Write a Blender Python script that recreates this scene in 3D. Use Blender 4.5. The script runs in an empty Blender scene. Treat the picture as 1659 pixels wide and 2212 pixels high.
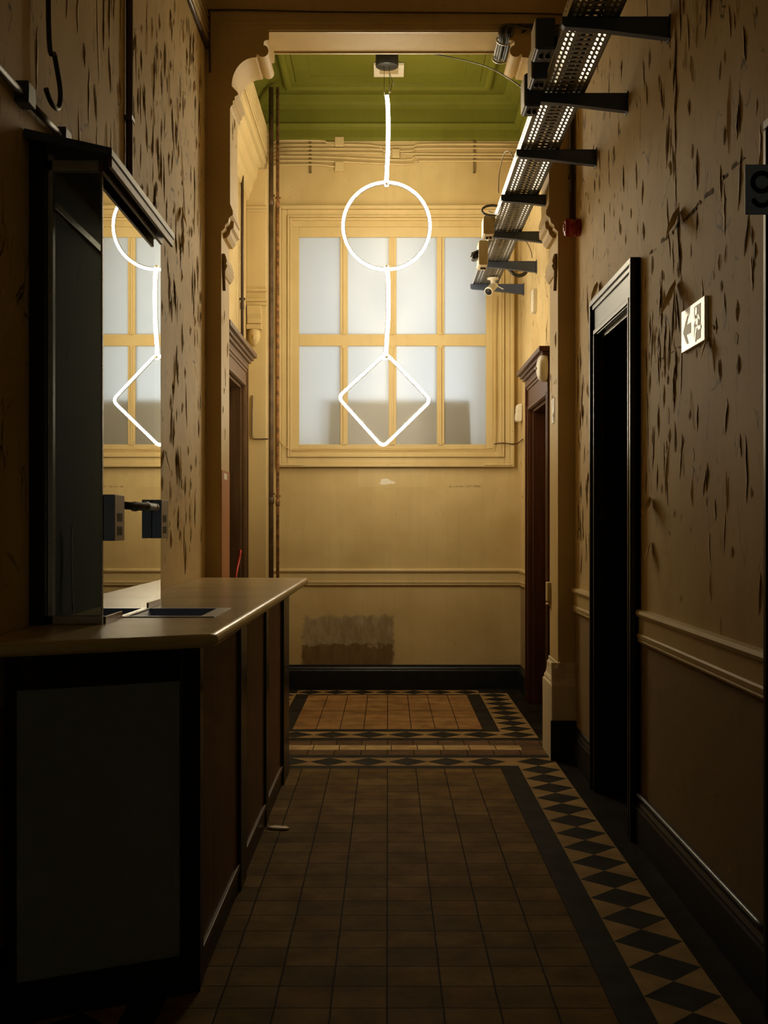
import bpy, bmesh, math, random
from mathutils import Vector, Matrix
random.seed(7)
R = math.radians
PI = math.pi
sc = bpy.context.scene
col = sc.collection
EYE = 1.5            # eye height (m); x across, y down the corridor, z up

# ------------------------------------------------------------------ materials
def nt(name):
    m = bpy.data.materials.new(name); m.use_nodes = True
    t = m.node_tree; t.nodes.clear()
    out = t.nodes.new('ShaderNodeOutputMaterial')
    return m, t, out
def node(t, typ, **kw):
    n = t.nodes.new(typ)
    for k, v in kw.items():
        if k.startswith('i_'):
            n.inputs[k[2:].replace('_', ' ')].default_value = v
        else:
            setattr(n, k, v)
    return n
def c4(c): return (c[0], c[1], c[2], 1.0)
def ramp(t, stops):
    n = t.nodes.new('ShaderNodeValToRGB')
    el = n.color_ramp.elements
    while len(el) < len(stops): el.new(0.5)
    for e, (p, c) in zip(el, stops):
        e.position = p; e.color = c4(c) if len(c) == 3 else c
    return n
def mixc(t, fac, a, b, mode='MIX'):
    n = t.nodes.new('ShaderNodeMix'); n.data_type = 'RGBA'; n.blend_type = mode
    for sock, v in ((n.inputs[0], fac), (n.inputs[6], a), (n.inputs[7], b)):
        if hasattr(v, 'is_output'): t.links.new(v, sock)
        elif isinstance(v, (int, float)): sock.default_value = v
        else: sock.default_value = c4(v)
    return n.outputs[2]
def math_(t, op, a, b=None, c=None, clamp=False):
    n = t.nodes.new('ShaderNodeMath'); n.operation = op; n.use_clamp = clamp
    for i, v in enumerate((a, b, c)):
        if v is None: continue
        if hasattr(v, 'is_output'): t.links.new(v, n.inputs[i])
        else: n.inputs[i].default_value = v
    return n.outputs[0]
def coords(t, scale=(1, 1, 1), loc=(0, 0, 0)):
    tc = t.nodes.new('ShaderNodeTexCoord'); mp = t.nodes.new('ShaderNodeMapping')
    mp.inputs['Scale'].default_value = scale; mp.inputs['Location'].default_value = loc
    t.links.new(tc.outputs['Object'], mp.inputs['Vector'])
    return mp.outputs[0]
def noise(t, vec, scale, detail=4, rough=0.55, dist=0.0):
    n = node(t, 'ShaderNodeTexNoise')
    n.inputs['Scale'].default_value = scale; n.inputs['Detail'].default_value = detail
    n.inputs['Roughness'].default_value = rough; n.inputs['Distortion'].default_value = dist
    if vec is not None: t.links.new(vec, n.inputs['Vector'])
    return n.outputs['Fac']
def principled(t, out, base, rough=0.5, metal=0.0, spec=0.5):
    p = node(t, 'ShaderNodeBsdfPrincipled')
    if hasattr(base, 'is_output'): t.links.new(base, p.inputs['Base Color'])
    else: p.inputs['Base Color'].default_value = c4(base)
    if hasattr(rough, 'is_output'): t.links.new(rough, p.inputs['Roughness'])
    else: p.inputs['Roughness'].default_value = rough
    p.inputs['Metallic'].default_value = metal
    p.inputs['Specular IOR Level'].default_value = spec
    t.links.new(p.outputs[0], out.inputs[0])
    return p
def bump(t, p, h, strength=0.3, dist=0.01):
    b = node(t, 'ShaderNodeBump'); b.inputs['Strength'].default_value = strength
    b.inputs['Distance'].default_value = dist
    t.links.new(h, b.inputs['Height']); t.links.new(b.outputs[0], p.inputs['Normal'])
def plain(name, c, rough=0.5, metal=0.0, var=0.12, scale=14, bmp=0.0, spec=0.5, coat=0.0):
    m, t, out = nt(name)
    v = coords(t)
    n = noise(t, v, scale)
    lo = [x * (1 - var) for x in c]; hi = [min(1, x * (1 + var)) for x in c]
    rp = ramp(t, [(0.3, lo), (0.7, hi)]); t.links.new(n, rp.inputs[0])
    p = principled(t, out, rp.outputs[0], rough, metal, spec)
    if coat:
        p.inputs['Coat Weight'].default_value = coat; p.inputs['Coat Roughness'].default_value = 0.24; p.inputs['Coat IOR'].default_value = 1.9
    if bmp: bump(t, p, n, bmp, 0.004)
    return m

CREAM = (0.66, 0.515, 0.255)
def paint(name, base=CREAM, peel=None, rough=0.55, stain=0.22, spec=0.08, dado=None):
    """old oil paint; peel = scale of the crackle (a crackle grows on the corridor walls)"""
    m, t, out = nt(name)
    v = coords(t)
    big = noise(t, v, 1.3, 3, 0.6)
    fine = noise(t, v, 9, 4, 0.65)
    dk = [base[0] * (1 - stain), base[1] * (1 - stain * 1.25), base[2] * (1 - stain * 1.7)]
    rp = ramp(t, [(0.3, dk), (0.62, base)]); t.links.new(big, rp.inputs[0])
    cl = mixc(t, math_(t, 'MULTIPLY', fine, 0.22), rp.outputs[0], [x * 0.6 for x in base])
    streak = noise(t, coords(t, (6, 6, 0.35)), 2.2, 2, 0.6)
    sr = ramp(t, [(0.5, (0, 0, 0)), (0.8, (1, 1, 1))]); t.links.new(streak, sr.inputs[0])
    cl = mixc(t, math_(t, 'MULTIPLY', sr.outputs[0], 0.2), cl, [x * 0.55 for x in base])
    # speckles of dirt
    sp = noise(t, v, 46, 2, 0.5)
    spr = ramp(t, [(0.70, (0, 0, 0)), (0.76, (1, 1, 1))]); t.links.new(sp, spr.inputs[0])
    cl = mixc(t, math_(t, 'MULTIPLY', spr.outputs[0], 0.35), cl, (0.12, 0.075, 0.03))
    h = math_(t, 'MULTIPLY', fine, 0.25)
    if peel:
        dn = node(t, 'ShaderNodeTexNoise'); dn.inputs['Scale'].default_value = 5.5; dn.inputs['Detail'].default_value = 3
        t.links.new(v, dn.inputs['Vector'])
        vm = node(t, 'ShaderNodeVectorMath', operation='MULTIPLY_ADD')
        vm.inputs[1].default_value = (0.14, 0.14, 0.14)
        t.links.new(dn.outputs['Color'], vm.inputs[0]); t.links.new(v, vm.inputs[2])
        def crack(sy, sz, w):
            mp = node(t, 'ShaderNodeMapping'); mp.inputs['Scale'].default_value = (1.0, sy, sz)
            t.links.new(vm.outputs[0], mp.inputs[0])
            vo = node(t, 'ShaderNodeTexVoronoi', feature='DISTANCE_TO_EDGE'); vo.inputs['Scale'].default_value = 1.0
            t.links.new(mp.outputs[0], vo.inputs['Vector'])
            mr = node(t, 'ShaderNodeMapRange', interpolation_type='SMOOTHSTEP')
            mr.inputs[1].default_value = 0.0; mr.inputs[2].default_value = w
            mr.inputs[3].default_value = 1.0; mr.inputs[4].default_value = 0.0
            t.links.new(vo.outputs['Distance'], mr.inputs[0])
            return mr.outputs[0]
        c1 = crack(5.5, 1.6, 0.020)
        c2 = crack(12.0, 2.6, 0.022)
        msk = noise(t, coords(t, (1, 1, 0.6), (3.1, 0.7, 5.2)), 2.3, 2, 0.6)
        mk = ramp(t, [(0.46, (0, 0, 0)), (0.58, (1, 1, 1))]); t.links.new(msk, mk.inputs[0])
        msk2 = noise(t, coords(t, (1, 1, 1), (9.1, 4.7, 1.2)), 6.5, 2, 0.6)
        mk2 = ramp(t, [(0.50, (0, 0, 0)), (0.57, (1, 1, 1))]); t.links.new(msk2, mk2.inputs[0])
        # the dado below 1.1 m is sound paint
        sx = node(t, 'ShaderNodeSeparateXYZ'); t.links.new(v, sx.inputs[0])
        zr = node(t, 'ShaderNodeMapRange'); zr.inputs[1].default_value = 1.15; zr.inputs[2].default_value = 1.6
        t.links.new(sx.outputs['Z'], zr.inputs[0])
        k1 = math_(t, 'MULTIPLY', math_(t, 'MULTIPLY', c1, mk2.outputs[0]), zr.outputs[0])
        k2 = math_(t, 'MULTIPLY', math_(t, 'MULTIPLY', c2, mk.outputs[0]), zr.outputs[0])
        k = math_(t, 'MAXIMUM', k1, math_(t, 'MULTIPLY', k2, mk2.outputs[0]))
        k = math_(t, 'MULTIPLY', k, peel)
        if dado:
            dr = node(t, 'ShaderNodeMapRange'); dr.inputs[1].default_value = 0.955; dr.inputs[2].default_value = 0.945
            t.links.new(sx.outputs['Z'], dr.inputs[0])
            cl = mixc(t, dr.outputs[0], cl, mixc(t, math_(t, 'MULTIPLY', fine, 0.4), dado, [x * 0.6 for x in dado]))
        cl = mixc(t, k, cl, (0.05, 0.032, 0.015))
    p = principled(t, out, cl, rough, 0.0, spec)
    bump(t, p, h, 0.3 if peel else 0.22, 0.008 if peel else 0.006)
    return m

def wood(name, c, rough=0.35, dark=0.55, axis=(18, 18, 1.2)):
    m, t, out = nt(name)
    n = noise(t, coords(t, axis), 1.6, 5, 0.6, 0.6)
    rp = ramp(t, [(0.3, [x * dark for x in c]), (0.7, c)]); t.links.new(n, rp.inputs[0])
    p = principled(t, out, rp.outputs[0], rough, 0.0, 0.3)
    bump(t, p, n, 0.08, 0.003)
    return m

def emit(name, c, s):
    m, t, out = nt(name)
    e = node(t, 'ShaderNodeEmission'); e.inputs[0].default_value = c4(c); e.inputs[1].default_value = s
    t.links.new(e.outputs[0], out.inputs[0])
    return m

LAMP_COL = (1.0, 0.85, 0.59)
M = {}
M['paint'] = paint('cream_paint')
M['peel'] = paint('cracked_cream_paint', (0.76, 0.59, 0.31), peel=0.85, rough=0.6, spec=0.08, dado=(0.34, 0.245, 0.135))
M['flake'] = plain('paint_flake', (0.76, 0.59, 0.31), 0.6, var=0.2, scale=20, spec=0.1)
M['flake_back'] = plain('paint_flake_back', (0.30, 0.21, 0.11), 0.8, var=0.3, scale=20)
M['scar'] = plain('bare_plaster', (0.17, 0.115, 0.06), 0.9, var=0.4, scale=30, bmp=0.4)
M['white_scar'] = plain('white_plaster_chip', (0.75, 0.68, 0.52), 0.8)
M['trim'] = paint('cream_trim_paint', (0.68, 0.535, 0.27), stain=0.12, rough=0.4, spec=0.2)
M['pale'] = paint('pale_cream_paint', (0.71, 0.53, 0.245), stain=0.15, rough=0.5)
M['plinth'] = paint('pale_plinth_paint', (0.80, 0.69, 0.47), stain=0.15)
M['green'] = paint('green_paint', (0.185, 0.19, 0.028), stain=0.15, rough=0.4)
M['salmon'] = paint('salmon_paint', (0.55, 0.25, 0.11), stain=0.15)
M['black_skirt'] = plain('black_gloss_skirting', (0.012, 0.012, 0.014), 0.4, var=0.3, spec=0.3)
M['black_wood'] = wood('black_stained_wood', (0.016, 0.012, 0.009), 0.32)
M['red_wood'] = wood('red_brown_wood', (0.105, 0.036, 0.013), 0.35)
M['brown_wood'] = wood('brown_wood', (0.20, 0.115, 0.05), 0.45)
M['panel_wood'] = wood('counter_panel_wood', (0.24, 0.115, 0.055), 0.5)
M['void'] = plain('painted_interior_dark', (0.006, 0.006, 0.006), 0.9)
M['steel'] = plain('galvanised_steel', (0.22, 0.21, 0.19), 0.5, 0.8, var=0.2, scale=40)
M['shiny'] = plain('bright_glint_metal', (0.95, 0.94, 0.90), 0.33, 1.0, var=0.05)  # bright metal for the strap rings, slot glints and lit left rail
M['bracket'] = plain('grey_painted_steel', (0.065, 0.085, 0.14), 0.42, 0.2, var=0.1)
M['alu'] = plain('brushed_aluminium', (0.42, 0.43, 0.43), 0.4, 0.85, var=0.1, scale=30)
M['grey_panel'] = plain('grey_laminate', (0.20, 0.21, 0.20), 0.6, var=0.1, scale=3)
M['laminate'] = plain('beige_laminate', (0.50, 0.375, 0.17), 0.27, var=0.14, scale=2.5, spec=0.4)
M['blue'] = plain('blue_grey_metal', (0.28, 0.41, 0.80), 0.45, var=0.06)
M['tray_blue'] = plain('blue_plastic_liner', (0.30, 0.44, 0.92), 0.4, var=0.06)
M['beige'] = plain('beige_plastic', (0.56, 0.45, 0.26), 0.5, var=0.06)
M['vent'] = plain('dark_beige_grille', (0.14, 0.11, 0.06), 0.6)
M['white'] = plain('off_white_plastic', (0.80, 0.75, 0.62), 0.4, var=0.05)
M['cable'] = plain('black_cable', (0.02, 0.018, 0.016), 0.35)
M['grey_cable'] = plain('grey_cable', (0.16, 0.14, 0.11), 0.45)
M['black'] = plain('black_matt_metal', (0.02, 0.02, 0.021), 0.5)
M['red'] = plain('red_plastic', (0.32, 0.012, 0.010), 0.25)
M['redcord'] = plain('red_cord', (0.6, 0.03, 0.02), 0.5)
M['rust'] = plain('rusty_pipe', (0.23, 0.105, 0.035), 0.75, var=0.75, scale=22, bmp=0.4)
M['dark_pipe'] = plain('dark_brown_pipe', (0.10, 0.06, 0.028), 0.5, var=0.5, scale=12)
M['brown_pipe'] = plain('brown_painted_pipe', (0.075, 0.045, 0.028), 0.4, var=0.2)
M['led'] = emit('warm_white_led', LAMP_COL, 98.0)
M['sign_white'] = plain('glossy_sign_white', (0.94, 0.92, 0.84), 0.3, var=0.02, spec=1.0, coat=1.0)
M['sign_beige'] = plain('sign_pictogram_beige', (0.62, 0.57, 0.44), 0.42, var=0.02, spec=0.35)
M['sign_blue'] = plain('blue_grey_enamel', (0.38, 0.49, 0.74), 0.5, var=0.05)
M['digit'] = plain('black_enamel', (0.008, 0.008, 0.008), 0.4)
M['blue_pipe'] = plain('blue_grey_cable', (0.16, 0.20, 0.28), 0.3)
M['chip'] = plain('cream_plastic_strip', (0.75, 0.62, 0.38), 0.5)

def tile_mat(name, base, s, var=0.35, ox=0.0, oy=0.0, grout=0.028, rough=0.7):
    """square tiles of side s with a dark joint, every tile its own tone"""
    m, t, out = nt(name)
    v = coords(t, (1, 1, 1))
    wob = node(t, 'ShaderNodeTexNoise'); wob.inputs['Scale'].default_value = 7; wob.inputs['Detail'].default_value = 4
    t.links.new(v, wob.inputs['Vector'])
    vm = node(t, 'ShaderNodeVectorMath', operation='MULTIPLY_ADD'); vm.inputs[1].default_value = (0.006, 0.006, 0)
    t.links.new(wob.outputs['Color'], vm.inputs[0]); t.links.new(v, vm.inputs[2])
    sx = node(t, 'ShaderNodeSeparateXYZ'); t.links.new(vm.outputs[0], sx.inputs[0])
    a = math_(t, 'DIVIDE', math_(t, 'SUBTRACT', sx.outputs[0], ox), s)
    b = math_(t, 'DIVIDE', math_(t, 'SUBTRACT', sx.outputs[1], oy), s)
    fa = math_(t, 'FLOOR', a); fb = math_(t, 'FLOOR', b)
    cb = node(t, 'ShaderNodeCombineXYZ'); t.links.new(fa, cb.inputs[0]); t.links.new(fb, cb.inputs[1])
    wn = node(t, 'ShaderNodeTexWhiteNoise', noise_dimensions='2D'); t.links.new(cb.outputs[0], wn.inputs['Vector'])
    ea = math_(t, 'SUBTRACT', 0.5, math_(t, 'ABSOLUTE', math_(t, 'SUBTRACT', math_(t, 'FRACT', a), 0.5)))
    eb = math_(t, 'SUBTRACT', 0.5, math_(t, 'ABSOLUTE', math_(t, 'SUBTRACT', math_(t, 'FRACT', b), 0.5)))
    e = math_(t, 'MINIMUM', ea, eb)
    mr = node(t, 'ShaderNodeMapRange', interpolation_type='SMOOTHSTEP'); mr.inputs[1].default_value = grout * 0.2
    mr.inputs[2].default_value = grout; t.links.new(e, mr.inputs[0])
    lo = [x * (1 - var) for x in base]; hi = [x * (1 + var * 0.7) for x in base]
    red = [base[0] * 1.0, base[1] * 0.90, base[2] * 0.9]
    rp = ramp(t, [(0, lo), (0.45, base), (0.7, red), (1, hi)]); t.links.new(wn.outputs['Value'], rp.inputs[0])
    st = noise(t, v, 5, 6, 0.65)
    srp = ramp(t, [(0.35, (0.62, 0.60, 0.58)), (0.65, (1.1, 1.1, 1.1))]); t.links.new(st, srp.inputs[0])
    cl = mixc(t, 1.0, rp.outputs[0], srp.outputs[0], 'MULTIPLY')
    cl = mixc(t, mr.outputs[0], (0.018, 0.012, 0.008), cl)
    p = principled(t, out, cl, rough, 0.0, 0.03)
    h = math_(t, 'ADD', mr.outputs[0], math_(t, 'MULTIPLY', st, 0.25))
    bump(t, p, h, 0.12, 0.003)
    return m
TS = 0.1755
M['tile_field'] = tile_mat('ochre_floor_tile', (0.205, 0.132, 0.047), TS, 0.25)
M['tile_far'] = tile_mat('orange_floor_tile', (0.37, 0.215, 0.085), TS, 0.12, oy=8.73)
M['tile_cream'] = tile_mat('cream_floor_tile', (0.58, 0.42, 0.20), TS, 0.1, ox=0.026, oy=7.92)
M['tile_brown'] = tile_mat('brown_floor_tile', (0.16, 0.10, 0.055), TS, 0.2, oy=7.745)
M['tile_dark'] = plain('dark_slate_tile', (0.030, 0.027, 0.022), 0.55, var=0.4, scale=7, spec=0.03)
M['tile_margin'] = plain('dark_brown_margin', (0.018, 0.014, 0.010), 0.55, var=0.45, scale=5, spec=0.03)
M['tile_yellow'] = plain('yellow_ochre_tile', (0.33, 0.215, 0.092), 0.55, var=0.25, scale=6, spec=0.03)

# back wall: dado stain and old patch, in the paint
def back_wall_mat():
    m = paint('back_wall_paint')
    t = m.node_tree
    p = [n for n in t.nodes if n.type == 'BSDF_PRINCIPLED'][0]
    src = p.inputs['Base Color'].links[0].from_socket
    v = coords(t)
    n1 = node(t, 'ShaderNodeTexNoise'); n1.inputs['Scale'].default_value = 9; n1.inputs['Detail'].default_value = 6; n1.inputs['Roughness'].default_value = 0.7
    t.links.new(v, n1.inputs['Vector'])
    vm = node(t, 'ShaderNodeVectorMath', operation='MULTIPLY_ADD'); vm.inputs[1].default_value = (0.16, 0, 0.22)
    t.links.new(n1.outputs['Color'], vm.inputs[0]); t.links.new(v, vm.inputs[2])
    sx = node(t, 'ShaderNodeSeparateXYZ'); t.links.new(vm.outputs[0], sx.inputs[0])
    def win(x0, x1, z0, z1, soft):
        def edge(s, a, b):
            r = node(t, 'ShaderNodeMapRange', interpolation_type='SMOOTHSTEP'); r.inputs[1].default_value = a; r.inputs[2].default_value = b
            t.links.new(s, r.inputs[0]); return r.outputs[0]
        X, Z = sx.outputs[0], sx.outputs[2]
        a = math_(t, 'MULTIPLY', edge(X, x0, x0 + soft), math_(t, 'SUBTRACT', 1, edge(X, x1 - soft, x1)))
        b = math_(t, 'MULTIPLY', edge(Z, z0, z0 + soft), math_(t, 'SUBTRACT', 1, edge(Z, z1 - soft, z1)))
        return math_(t, 'MULTIPLY', a, b)
    w1 = win(-0.72, 0.16, 0.28, 0.80, 0.05)
    w2 = win(-0.72, 0.13, 0.25, 0.52, 0.02)
    mot = noise(t, coords(t, (5, 5, 2)), 3, 5, 0.7)
    mr = ramp(t, [(0.4, (0.25, 0.19, 0.11)), (0.62, (0.40, 0.33, 0.21))]); t.links.new(mot, mr.inputs[0])
    mr2 = ramp(t, [(0.3, (0.15, 0.09, 0.035)), (0.7, (0.21, 0.13, 0.055))]); t.links.new(mot, mr2.inputs[0])
    cl = mixc(t, math_(t, 'MULTIPLY', w1, 0.85), src, mr.outputs[0])
    cl = mixc(t, math_(t, 'MULTIPLY', w2, 0.9), cl, mr2.outputs[0])
    w3 = win(0.06, 0.24, 1.965, 2.03, 0.012)
    t.links.new(cl, p.inputs['Base Color'])
    return m
M['back'] = back_wall_mat()

# frosted pane
def frosted():
    m, t, out = nt('frosted_glass')
    v = coords(t)
    n = noise(t, v, 90, 3, 0.6)
    tr = node(t, 'ShaderNodeBsdfTranslucent'); tr.inputs[0].default_value = (0.93, 0.95, 0.96, 1)
    df = node(t, 'ShaderNodeBsdfDiffuse'); df.inputs[0].default_value = (0.7, 0.72, 0.7, 1)
    gl = node(t, 'ShaderNodeBsdfGlossy'); gl.inputs['Roughness'].default_value = 0.28
    b = node(t, 'ShaderNodeBump'); b.inputs['Strength'].default_value = 0.35; b.inputs['Distance'].default_value = 0.003
    t.links.new(n, b.inputs['Height']); t.links.new(b.outputs[0], gl.inputs['Normal'])
    m0 = node(t, 'ShaderNodeMixShader'); m0.inputs[0].default_value = 0.16
    t.links.new(tr.outputs[0], m0.inputs[1]); t.links.new(df.outputs[0], m0.inputs[2])
    mx = node(t, 'ShaderNodeMixShader'); mx.inputs[0].default_value = 0.06
    t.links.new(m0.outputs[0], mx.inputs[1]); t.links.new(gl.outputs[0], mx.inputs[2])
    t.links.new(mx.outputs[0], out.inputs[0])
    return m
M['frosted'] = frosted()

def screen_glass(name, k):
    m, t, out = nt(name)
    fr = node(t, 'ShaderNodeFresnel'); fr.inputs[0].default_value = 1.5
    f = math_(t, 'MULTIPLY', fr.outputs[0], k, clamp=True)
    gl = node(t, 'ShaderNodeBsdfGlossy'); gl.inputs['Roughness'].default_value = 0.0; gl.inputs[0].default_value = (0.95, 0.96, 0.93, 1)
    tp = node(t, 'ShaderNodeBsdfTransparent'); tp.inputs[0].default_value = (0.86, 0.9, 0.86, 1)
    mx = node(t, 'ShaderNodeMixShader')
    t.links.new(f, mx.inputs[0]); t.links.new(tp.outputs[0], mx.inputs[1]); t.links.new(gl.outputs[0], mx.inputs[2])
    t.links.new(mx.outputs[0], out.inputs[0])
    return m
M['glass'] = screen_glass('reflective_screen_glass', 2.6)
M['front_glass'] = screen_glass('dark_front_glass', 0.8)

# ------------------------------------------------------------------ mesh builder
class MB:
    def __init__(s): s.v = []; s.f = []; s.m = []; s.s = []
    def add(s, vs, fs, mi=0, smooth=False):
        o = len(s.v); s.v += [tuple(p) for p in vs]
        for f in fs: s.f.append(tuple(o + i for i in f)); s.m.append(mi); s.s.append(smooth)
        return s
    def box(s, x0, x1, y0, y1, z0, z1, mi=0):
        return s.add([(x0, y0, z0), (x1, y0, z0), (x1, y1, z0), (x0, y1, z0), (x0, y0, z1), (x1, y0, z1), (x1, y1, z1), (x0, y1, z1)],
              [(3, 2, 1, 0), (4, 5, 6, 7), (0, 1, 5, 4), (1, 2, 6, 5), (2, 3, 7, 6), (3, 0, 4, 7)], mi)
    def prism(s, poly, axis, a, b, mi=0, smooth=False):
        n = len(poly)
        def pt(p, h):
            if axis == 'z': return (p[0], p[1], h)
            if axis == 'y': return (p[0], h, p[1])
            return (h, p[0], p[1])
        vs = [pt(p, a) for p in poly] + [pt(p, b) for p in poly]
        fs = [tuple(range(n - 1, -1, -1)), tuple(range(n, 2 * n))]
        s.add(vs, fs, mi)
        o = len(s.v) - 2 * n
        for i in range(n):
            j = (i + 1) % n
            s.f.append((o + i, o + j, o + n + j, o + n + i)); s.m.append(mi); s.s.append(smooth)
        return s
    def tube(s, pts, r, n=8, mi=0, closed=False, caps=True):
        P = [Vector(p) for p in pts]; k = len(P)
        rs = r if isinstance(r, (list, tuple)) else [r] * k
        up = None; vs = []
        for i in range(k):
            if closed: d = P[(i + 1) % k] - P[i - 1]
            else: d = P[min(i + 1, k - 1)] - P[max(i - 1, 0)]
            d = d.normalized() if d.length > 1e-9 else Vector((0, 0, 1))
            if up is None:
                a = Vector((0, 0, 1)) if abs(d.z) < 0.9 else Vector((0, 1, 0))
                up = (a - d * a.dot(d)).normalized()
            else:
                up = (up - d * up.dot(d))
                up = up.normalized() if up.length > 1e-6 else d.orthogonal().normalized()
            w = d.cross(up)
            for j in range(n):
                an = 2 * PI * j / n
                vs.append(P[i] + (up * math.cos(an) + w * math.sin(an)) * rs[i])
        fs = []
        for i in range(k if closed else k - 1):
            i2 = (i + 1) % k
            for j in range(n):
                j2 = (j + 1) % n
                fs.append((i * n + j, i * n + j2, i2 * n + j2, i2 * n + j))
        s.add(vs, fs, mi, True)
        if caps and not closed:
            o = len(s.v) - k * n
            s.f.append(tuple(o + j for j in range(n - 1, -1, -1))); s.m.append(mi); s.s.append(False)
            s.f.append(tuple(o + (k - 1) * n + j for j in range(n))); s.m.append(mi); s.s.append(False)
        return s
    def lathe(s, prof, origin, axis=(0, 0, 1), n=24, mi=0, smooth=True):
        """prof: (radius, height along the axis)"""
        ax = Vector(axis).normalized(); u = ax.orthogonal().normalized(); w = ax.cross(u); o = Vector(origin)
        vs = []; fs = []; k = len(prof)
        for (r, h) in prof:
            for j in range(n):
                a = 2 * PI * j / n
                vs.append(o + ax * h + (u * math.cos(a) + w * math.sin(a)) * max(r, 1e-4))
        for i in range(k - 1):
            for j in range(n):
                j2 = (j + 1) % n
                fs.append((i * n + j, i * n + j2, (i + 1) * n + j2, (i + 1) * n + j))
        fs.append(tuple(range(n - 1, -1, -1))); fs.append(tuple((k - 1) * n + j for j in range(n)))
        return s.add(vs, fs, mi, smooth)
    def dome(s, c, rx, ry, rz, mi=0, n=6):
        """small lower half ellipsoid"""
        vs = []; fs = []
        for i in range(3):
            a = i * PI / 6
            for j in range(n):
                b = 2 * PI * j / n
                vs.append((c[0] + rx * math.cos(a) * math.cos(b), c[1] + ry * math.cos(a) * math.sin(b), c[2] - rz * math.sin(a)))
        vs.append((c[0], c[1], c[2] - rz))
        for i in range(2):
            for j in range(n):
                fs.append((i * n + j, (i + 1) * n + j, (i + 1) * n + (j + 1) % n, i * n + (j + 1) % n))
        for j in range(n): fs.append((2 * n + j, 3 * n, 2 * n + (j + 1) % n))
        return s.add(vs, fs, mi, True)
    def build(s, name, mats, parent=None, bevel=0, seg=2, recalc=True, origin=None, part_label=None):
        if not isinstance(mats, (list, tuple)): mats = [mats]
        if parent is not None: loc = Vector(ROOT[parent.name])
        elif origin is not None: loc = Vector(origin)
        else: loc = Vector((0, 0, 0))
        me = bpy.data.meshes.new(name)
        me.from_pydata([tuple(Vector(p) - loc) for p in s.v], [], s.f)
        for m in mats: me.materials.append(m)
        for p, mi, sm in zip(me.polygons, s.m, s.s): p.material_index = mi; p.use_smooth = sm
        if recalc:
            bm = bmesh.new(); bm.from_mesh(me); bmesh.ops.recalc_face_normals(bm, faces=bm.faces); bm.to_mesh(me); bm.free()
        o = bpy.data.objects.new(name, me); col.objects.link(o)
        if parent is not None: o.parent = parent
        else: o.location = loc
        ROOT[o.name] = tuple(loc)
        if bevel:
            b = o.modifiers.new('bevel', 'BEVEL'); b.width = bevel; b.segments = seg; b.limit_method = 'ANGLE'; b.angle_limit = R(35)
        if part_label: o['label'] = part_label
        return o
ROOT = {}
def tag(o, label=None, cat=None, group=None, kind=None):
    if label: o['label'] = label
    if cat: o['category'] = cat
    if group: o['group'] = group
    if kind: o['kind'] = kind
    return o
def struct(o, label=None, cat=None):
    return tag(o, label, cat, kind='structure')
def thing(name, loc, label, cat, group=None):
    o = bpy.data.objects.new(name, None); o.empty_display_size = 0.05
    o.location = loc; col.objects.link(o); ROOT[o.name] = tuple(loc)
    return tag(o, label, cat, group)
def copy_tree(o, parent=None):
    c = o.copy(); col.objects.link(c); c.parent = parent
    for k, v in (('label', None),):
        pass
    for ch in [x for x in bpy.data.objects if x.parent == o]: copy_tree(ch, c)
    return c
def arc(cx, cz, r, a0, a1, n):
    return [(cx + r * math.cos(R(a0 + (a1 - a0) * i / n)), cz + r * math.sin(R(a0 + (a1 - a0) * i / n))) for i in range(n + 1)]
def smooth_path(pts, n=8):
    P = [Vector(p) for p in pts]; out = []
    for i in range(len(P) - 1):
        p0 = P[max(i - 1, 0)]; p1 = P[i]; p2 = P[i + 1]; p3 = P[min(i + 2, len(P) - 1)]
        for k in range(n):
            t = k / n
            out.append(0.5 * ((2 * p1) + (p2 - p0) * t + (2 * p0 - 5 * p1 + 4 * p2 - p3) * t * t + (3 * p1 - p0 - 3 * p2 + p3) * t ** 3))
    out.append(P[-1]); return out

# ------------------------------------------------------------------ room dimensions
XL, XR = -1.17, 1.20          # corridor walls
AL, AR = -1.22, 1.22          # walls of the bay behind the arch
Y0, YA, YB, YE = -2.6, 7.60, 7.98, 10.90
ZC, ZG = 5.30, 5.42

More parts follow.
